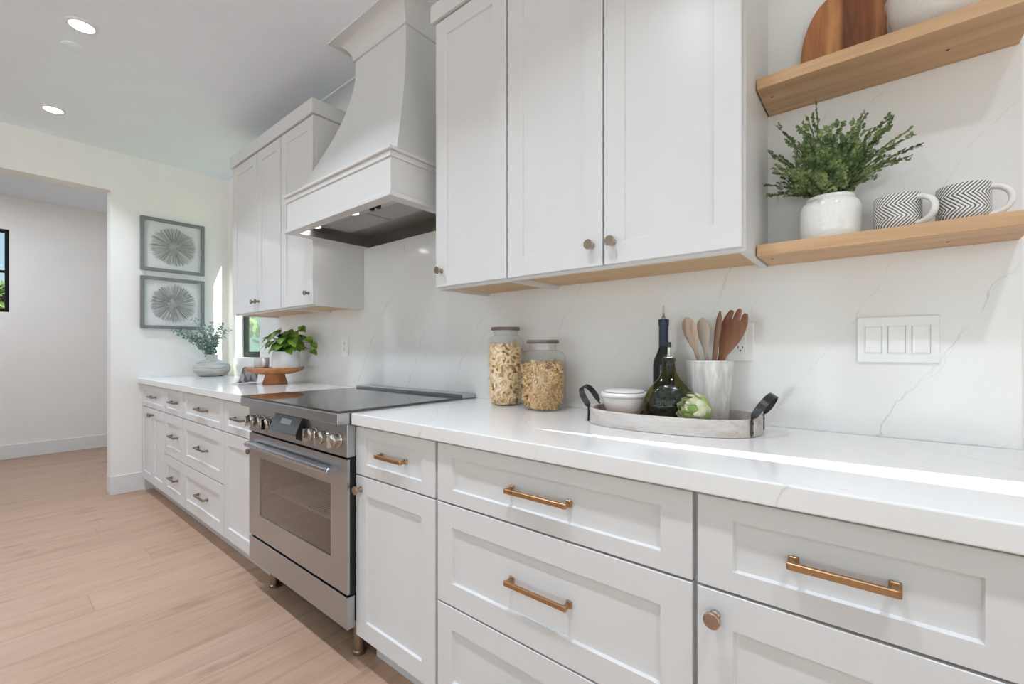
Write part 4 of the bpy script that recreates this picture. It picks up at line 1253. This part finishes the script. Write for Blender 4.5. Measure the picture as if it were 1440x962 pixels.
MB().lathe([(0.0150, 0.2095), (0.0150, 0.212), (0.0060, 0.215), (0.0048, 0.222), (0.0044, 0.240), (0.0, 0.240)], P, 16).build('pourer', M['chrome'], t, label='polished metal pourer')
MB().lathe([(0.0062, 0.2400), (0.0066, 0.242), (0.0066, 0.254), (0.0055, 0.256), (0.0, 0.256)], P, 16).build('pourer_cap', M['blackplastic'], t, label='black pourer cap')
# artichoke
P = Vector((-0.392, -0.236, TZ)); ak = 1.22
t = thing('artichoke', P, 'pale green artichoke lying on the tray in front of the crock', 'artichoke')
ra = random.Random(4)
ax = Vector((-0.62, -0.62, 0.34)).normalized()
e1 = ax.orthogonal().normalized(); e2 = ax.cross(e1)
c0 = P + Vector((0, 0, 0.046))
core = MB()
Q = ax.to_track_quat('Z', 'Y').to_matrix().to_4x4()
core.lathe([(0.0, -0.026), (0.016, -0.026), (0.026, -0.014), (0.029, 0.0), (0.026, 0.012), (0.016, 0.020), (0.0, 0.022)], c0, 24, M=Q)
core.build('heart', M['arti2'], t, label='brown tinged centre')
def bract(m, base, axis, out, L, W, cup, mi=0):
    sd_ = axis.cross(out).normalized()
    vs = []; fs = []
    nu, nv = 6, 4
    for i in range(nu+1):
        f = i/nu
        wd = W*math.sin(PI*min(1, 0.22 + 0.66*f))**0.8*(1-f**5*0.85)
        bend = math.sin(f*1.75)
        ctr = base + out*(0.011*bend + 0.006) + axis*(L*f) - out*(0.018*max(0, f-0.45)*cup*2)
        for j in range(nv+1):
            g = j/nv*2-1
            p = ctr + sd_*g*wd - out*(g*g)*wd*0.45
            if p.z < TZ+0.001: p.z = TZ+0.001
            vs.append(p)
    for i in range(nu):
        for j in range(nv):
            a = i*(nv+1)+j
            fs.append((a, a+1, a+nv+2, a+nv+1))
    nn = len(vs)
    vs2 = [v - out*0.0016 for v in vs]
    m.add(vs + vs2, fs + [tuple(nn+i for i in reversed(q)) for q in fs], mi, True)
bm_ = MB()
for ringi, (nb, z0, rr, L, W, cup) in enumerate(((6, -0.030, 0.020, 0.040, 0.018, 0.35), (8, -0.024, 0.024, 0.044, 0.019, 0.5), (8, -0.016, 0.022, 0.044, 0.017, 0.8), (7, -0.008, 0.016, 0.038, 0.014, 1.0), (6, -0.002, 0.010, 0.030, 0.010, 1.0))):
    for k in range(nb):
        a = 2*PI*(k + 0.5*(ringi % 2))/nb + ra.uniform(-0.12, 0.12)
        out = e1*math.cos(a) + e2*math.sin(a)
        bract(bm_, c0 + ax*z0*ak + out*rr*ak, (ax + out*0.20*(3-ringi)*0.5).normalized(), out, ak*L*ra.uniform(0.92, 1.08), W*ak, cup, 1 if (ringi < 1 or ra.random() < 0.25) else 0)
bm_.tube([c0 - ax*0.026, c0 - ax*0.040], [0.010, 0.009], 12, 1)
bm_.build('bracts', [M['arti'], M['arti3']], t)
# crock with utensils
CP = Vector((-0.386, -0.105, TZ))
t = thing('utensil_crock', CP, 'tapered pale grey crock holding wooden utensils on the tray', 'crock')
MB().lathe([(0.0, 0.0), (0.048, 0.0), (0.051, 0.004), (0.060, 0.10), (0.0655, 0.172), (0.0660, 0.178), (0.0635, 0.181), (0.0600, 0.178), (0.0545, 0.10), (0.046, 0.012), (0.0, 0.010)], CP, 48).build('body', M['crock'], t)
def utensil(name, mat, label, foot, top, half_w, prof, th, cat, normal, tines=0, curve=0.0):
    """flat tapered tool: prof = list of (fraction along, half width); lies in the plane normal to `normal`"""
    foot, top = Vector(foot), Vector(top)
    d = (top-foot); L = d.length; d.normalize()
    nrm = Vector(normal); nrm = (nrm - d*nrm.dot(d)).normalized(); sd_ = d.cross(nrm)
    m = MB(); vs = []; fs = []
    seg = 10
    for (f, hw, tk) in prof:
        cc = foot + d*L*f + nrm*curve*max(0.0, f-0.62)**2*L
        for k in range(seg):
            a = 2*PI*k/seg
            vs.append(cc + sd_*hw*math.cos(a) + nrm*tk*math.sin(a))
    npf = len(prof)
    for i in range(npf-1):
        for k in range(seg):
            fs.append((i*seg+k, i*seg+(k+1) % seg, (i+1)*seg+(k+1) % seg, (i+1)*seg+k))
    fs += [tuple(reversed(range(seg))), tuple((npf-1)*seg+k for k in range(seg))]
    m.add(vs, fs, 0, True)
    if tines:
        f0, hw, tk = prof[-1]
        cc = foot + d*L*f0 + nrm*curve*max(0.0, f0-0.62)**2*L
        ln = L*(1-f0)
        tw = hw*2/(tines*1.16 - 0.16)
        for i in range(tines):
            o = -hw + tw*0.5 + i*tw*1.16
            l2 = ln*(1.0 if 0 < i < tines-1 else 0.72)
            b0 = cc + sd_*o - d*0.006
            e0 = cc + sd_*o*0.80 + d*l2
            m.tube([b0, b0*0.5+e0*0.5, b0*0.12+e0*0.88, e0], [1.0, 0.95, 0.7, 0.3], 8, flat=(tw*0.5, tk*0.9, sd_))
    return m.build(name, mat, label=label, cat=cat, group='wooden utensils in the crock')
cz = CP.z
spoon = [(0.0, 0.005, 0.004), (0.5, 0.0055, 0.0042), (0.66, 0.0075, 0.004), (0.74, 0.015, 0.004), (0.82, 0.0225, 0.004), (0.90, 0.0235, 0.004), (0.96, 0.018, 0.0035), (0.99, 0.009, 0.003), (1.0, 0.003, 0.002)]
view = Vector((-0.25, -0.97, 0.1))
utensil('wooden_spoon', M['spoonlt'], 'light wooden spoon with dark grain, leftmost in the crock', (CP.x+0.010, CP.y+0.02, cz+0.014), (CP.x-0.066, CP.y-0.008, cz+0.312), 0, spoon, 0, 'spoon', view)
utensil('wooden_spoon', M['spoonpale'], 'pale greyish wooden spoon just right of the leftmost spoon', (CP.x+0.012, CP.y+0.004, cz+0.014), (CP.x-0.032, CP.y+0.030, cz+0.310), 0, [(f, hw*0.86, tk) for f, hw, tk in spoon], 0, 'spoon', view)
utensil('wooden_spatula', M['cutdk'], 'dark slim wooden spatula seen edge-on, between spoons and salad fork', (CP.x+0.000, CP.y-0.026, cz+0.014), (CP.x+0.034, CP.y-0.018, cz+0.325), 0,
        [(0.0, 0.006, 0.005), (0.5, 0.0065, 0.0055), (0.72, 0.0075, 0.006), (0.80, 0.010, 0.006), (0.93, 0.0085, 0.005), (1.0, 0.002, 0.002)], 0, 'spatula', view)
utensil('salad_fork', M['spoondk'], 'brown wooden salad fork with notched tip, rightmost in the crock', (CP.x-0.024, CP.y-0.012, cz+0.014), (CP.x+0.082, CP.y+0.004, cz+0.330), 0,
        [(0.0, 0.007, 0.005), (0.45, 0.0085, 0.005), (0.58, 0.0130, 0.005), (0.66, 0.024, 0.0045), (0.74, 0.034, 0.0045), (0.82, 0.0380, 0.0042), (0.90, 0.0360, 0.004)], 0, 'fork', view, tines=3)

# ---------------------------------------------------------------- far worktop: vase, cake stand, plant, mug, cloth
VP = Vector((-4.480, -0.165, CT))
t = thing('vase', VP, 'squat grey wood-look vase at the far end of the worktop', 'vase')
MB().lathe([(0.0, 0.0005), (0.085, 0.0005), (0.105, 0.010), (0.132, 0.045), (0.138, 0.070), (0.128, 0.098), (0.100, 0.124), (0.062, 0.140), (0.046, 0.148), (0.043, 0.160), (0.045, 0.186), (0.041, 0.186), (0.038, 0.160), (0.0, 0.150)], VP, 48).build('body', M['vase'], t)
re = random.Random(31)
st = MB(); lf = MB()
t = thing('eucalyptus_branches', VP + Vector((0, 0, 0.155)), 'silvery green eucalyptus branches standing in the grey vase', 'branches')
for i in range(17):
    a = re.uniform(0, 2*PI); e = re.uniform(0.45, 1.35)
    if i < 6: a = math.radians(re.uniform(215, 285)); e = re.uniform(0.35, 0.8)
    if 6 <= i < 11: a = math.radians(re.uniform(-20, 50)); e = re.uniform(0.45, 0.95)
    L = re.uniform(0.26, 0.38)
    d = Vector((math.cos(a)*math.cos(e), math.sin(a)*math.cos(e), math.sin(e)))
    P = [VP + Vector((re.uniform(-.02,.02), re.uniform(-.02,.02), 0.160))]
    cur = P[0].copy(); K = 12
    for k in range(K):
        f = k/K
        dd = (Vector((0,0,1))*(1-f)*0.9 + d*(0.6+f*1.2) + rvec(re)*0.10).normalized()
        cur = cur + dd*L/K
        cur.x = max(cur.x, XL+0.055); cur.y = min(cur.y, 0.0) if cur.x < WX0 else min(cur.y, 0.06)
        P.append(cur.copy())
    st.tube(P, [0.0018*(1-0.6*k/K) for k in range(K+1)], 5, cap=False)
    for k in range(2, K+1):
        tg = (P[k]-P[k-1]).normalized()
        for q in range(4):
            o = (rvec(re)); o = (o - tg*o.dot(tg)).normalized()
            c = P[k] - tg*re.uniform(0, L/K) + o*re.uniform(0.012, 0.026)
            c.x = max(c.x, XL+0.048); c.y = min(c.y, -0.005) if c.x < WX0 else c.y
            leaf_disc(lf, c, (tg*0.6 + rvec(re)).normalized(), re.uniform(0.008, 0.014), o, 0, 7, 0.8)
st.build('twig', M['fernstem'], t)
lf.build('foliage', M['euca'], t)

KP = Vector((-3.120, -0.205, CT))
t = thing('cake_stand', KP, 'round wooden cake stand on a flared foot, carrying plant pot and mug', 'cake stand')
MB().lathe([(0.0, 0.0), (0.074, 0.0), (0.076, 0.004), (0.062, 0.050), (0.060, 0.066), (0.0, 0.066)], KP, 40).build('foot', M['stand'], t)
MB().lathe([(0.0, 0.0665), (0.100, 0.0665), (0.150, 0.082), (0.179, 0.100), (0.181, 0.106), (0.177, 0.110), (0.170, 0.106), (0.0, 0.104)], KP, 64).build('plate', M['stand'], t)
KZ = CT + 0.1045
mug(-3.190, -0.262, KZ, 0.046, 0.072, -10, 'grey patterned mug on the wooden cake stand', M['chevfar'])
PP = Vector((-3.066, -0.159, KZ))
t = thing('potted_pothos', PP, 'white pot with bright green heart-leaved trailing plant on the cake stand', 'potted plant')
MB().lathe([(0.0, 0.0005), (0.080, 0.0005), (0.084, 0.004), (0.0855, 0.060), (0.0790, 0.108), (0.0780, 0.112), (0.0740, 0.112), (0.0735, 0.100), (0.0, 0.098)], PP, 48).build('pot', M['whitepot'], t)
MB().lathe([(0.0, 0.0985), (0.0730, 0.1010), (0.0, 0.106)], PP, 24).build('soil', M['soil'], t)
rp = random.Random(17)
st = MB(); lf = MB()
def heart(m, base, tip_dir, nrm, L):
    td = tip_dir.normalized(); nr = (nrm - td*nrm.dot(td)).normalized(); sd_ = td.cross(nr)
    out = [(0.0, 0.0), (-0.10, 0.22), (0.02, 0.42), (0.25, 0.47), (0.50, 0.38), (0.78, 0.18), (1.0, 0.0)]
    mid = [(0.0, 0), (0.12, 0), (0.25, 0), (0.42, 0), (0.6, 0), (0.8, 0), (1.0, 0)]
    vs = []; fs = []
    for s in (-1, 1):
        o = len(vs)
        for i in range(7):
            f = mid[i][0]
            droop = -0.22*f*f
            vs.append(base + td*L*mid[i][0] + nr*L*droop)
            vs.append(base + td*L*out[i][0] + sd_*s*L*out[i][1] + nr*L*(droop + 0.16*abs(out[i][1])))
        for i in range(6):
            q = (o+2*i, o+2*i+2, o+2*i+3, o+2*i+1)
            fs.append(q if s > 0 else tuple(reversed(q)))
    m.add(vs, fs, 0, True)
LV = []
for i in range(78):
    a = rp.uniform(0, 2*PI); q = rp.uniform(0.02, 0.13); hgt = rp.uniform(0.02, 0.13)*(1.2 - q*3)
    LV.append((Vector((math.cos(a)*q, math.sin(a)*q*0.9, 0.115+hgt)), rp.uniform(0.045, 0.075), a))
for (x, y, z, L) in ((-0.115, -0.03, 0.235, 0.085), (-0.03, -0.02, 0.270, 0.06), (-0.10, -0.05, 0.16, 0.08), (-0.06, -0.09, 0.165, 0.085), (0.16, 0.02, 0.255, 0.055), (0.125, 0.04, 0.275, 0.055), (0.19, 0.05, 0.20, 0.06), (0.25, 0.06, 0.165, 0.05), (0.22, 0.07, 0.12, 0.05), (0.10, 0.0, 0.23, 0.06), (0.06, -0.05, 0.2, 0.07), (0.14, -0.02, 0.19, 0.065)):
    LV.append((Vector((x, y, z)), L, math.atan2(y, x)))
for (o, L, a) in LV:
    p = PP + o
    base = PP + Vector((o.x*0.25, o.y*0.25, 0.100))
    if p.y > -0.03: p.y = -0.03
    mid = (base + p)/2 + Vector((0, 0, 0.04))
    st.tube([base, mid, p], 0.0013, 5, cap=False)
    td = Vector((math.cos(a), math.sin(a), rp.uniform(-0.9, -0.1)))
    nr = Vector((math.cos(a)*0.6 + rp.uniform(-.4,.4), math.sin(a)*0.6 - 0.5, 0.8))
    n0 = len(lf.v)
    heart(lf, p, td, nr, L)
    for v in lf.v[n0:]:
        if v.y > -0.006: v.y = -0.006
        if v.z < CT+0.14: v.z = CT+0.14
st.build('stem', M['fernstem'], t)
lf.build('foliage', M['pothos'], t)
# striped cloth hanging over the left edge of the stand
nu, nv = 22, 12
vs = []; fs = []
za = KZ + 0.0012
path = [(0.140, za), (0.155, za+0.001), (0.168, za+0.004), (0.178, za+0.009), (0.190, za+0.004), (0.198, za-0.020), (0.206, za-0.055), (0.216, za-0.086), (0.228, CT+0.006), (0.236, CT+0.003), (0.250, CT+0.003)]
phi = math.radians(214)
rd = Vector((math.cos(phi), math.sin(phi), 0)); sdv = Vector((-rd.y, rd.x, 0))
for i in range(nu+1):
    f = i/nu*(len(path)-1); k = min(int(f), len(path)-2); g = f-k
    r_, z_ = path[k][0]*(1-g)+path[k+1][0]*g, path[k][1]*(1-g)+path[k+1][1]*g
    fr = max(0, (i/nu-0.40))
    for j in range(nv+1):
        v = (j/nv-0.5)
        wv = 0.22*(1 + 0.15*fr)
        rip = 0.010*math.sin(v*22 + fr*4)*min(1, fr*5)
        ang = v*0.95
        # follow the round edge of the plate
        dirv = rd*math.cos(ang) + sdv*math.sin(ang)
        p = KP + dirv*(r_ + rip)
        zz = z_ + (0.0 if fr <= 0 else abs(rip)*0.4 if z_ < CT+0.02 else 0)
        vs.append(Vector((p.x, p.y, zz)))
for i in range(nu):
    for j in range(nv):
        a = i*(nv+1)+j
        fs.append((a, a+1, a+nv+2, a+nv+1))
o = MB().add(vs, fs, 0, True).build('napkin', M['linen'], label='striped grey linen napkin draped over the edge of the cake stand', cat='napkin')
md = o.modifiers.new('thick', 'SOLIDIFY'); md.thickness = 0.0015; md.offset = 1.0

# ---------------------------------------------------------------- outdoors, seen through the windows
MB().box(-60, 60, 0.7, 60, -0.35, -0.15).box(-60, XF-0.3, -40, 0.7, -0.35, -0.15).build('ground_outside', M['grass'], kind='structure')
t = thing('neighbour_house', (-15, 5.0, -0.15), 'pale green clapboard house seen through the kitchen window', 'house')
m = MB().box(-24, -8, 4.6, 8.0, -0.15, 4.2)
for k in range(26):
    m.prism([(4.6, -0.15+k*0.165), (4.575, -0.15+k*0.165), (4.6, 0.015+k*0.165)], 0, -24, -8)
m.build('wall', M['siding'], t)
MB().prism([(4.2, 4.1), (8.4, 4.1), (6.3, 6.0)], 0, -24.4, -7.6).build('roof', M['bark'], t)
def tree(x, y, z0, H, R, label, sd, nl, ls):
    r = random.Random(sd)
    t = thing('tree', (x, y, z0), label, 'tree')
    tr = MB().tube([(x, y, z0), (x+0.05, y+0.03, z0+H*0.3), (x-0.05, y, z0+H*0.6), (x+0.05, y, z0+H*0.9)], [R*0.10, R*0.08, R*0.05, R*0.015], 10)
    ends = []
    for i in range(16):
        a = r.uniform(0, 2*PI); z = z0 + H*r.uniform(0.35, 0.85)
        L = R*r.uniform(0.6, 1.0)*(1.15 - (z-z0)/H*0.7)
        e = Vector((x + math.cos(a)*L, y + math.sin(a)*L, z + L*0.5))
        tr.tube([(x, y, z), ((x+e.x)/2, (y+e.y)/2, (z+e.z)/2 + 0.05), e], [R*0.03, R*0.02, R*0.006], 6)
        ends.append((Vector((x, y, z)), e))
    tr.build('trunk', M['bark'], t)
    lf = MB()
    for i in range(nl):
        b, e = r.choice(ends); f = r.uniform(0.35, 1.1)
        c = b.lerp(e, f) + rvec(r)*R*0.22*r.random()**0.5
        leaf_disc(lf, c, rvec(r), ls*r.uniform(0.7, 1.3), rvec(r), 0, 6, 0.6)
    lf.build('foliage', M['treeleaf'], t)
tree(-11.6, -1.15, -0.15, 2.75, 1.0, 'leafy tree outside the window of the next room', 41, 3500, 0.07)
tree(-9.6, 2.6, -0.15, 4.0, 1.0, 'slim tree outside the kitchen window, in front of the green house', 42, 500, 0.08)
# added unseen panel, set askew to trim the sun band on the counter
u = Vector((1, 0.109, 0)).normalized()
p0 = Vector((0.25, -0.365, 0)) + Vector((2.0, 0.60, 0.0))
top = 0.914 + 0.60/0.30*0.90
a = p0 - u*1.7; b2 = p0 + u*2.6
nn = Vector((-u.y, u.x, 0))*0.03
vs = [Vector((q.x, q.y, z)) for z in (-0.15, top) for q in (a, b2, b2+nn, a+nn)]
MB().add(vs, [(0,3,2,1),(4,5,6,7),(0,1,5,4),(1,2,6,5),(2,3,7,6),(3,0,4,7)]).build('sun_blocker', M['stand'], label='added sun-blocking panel outside the right-hand window, out of view', cat='fence')
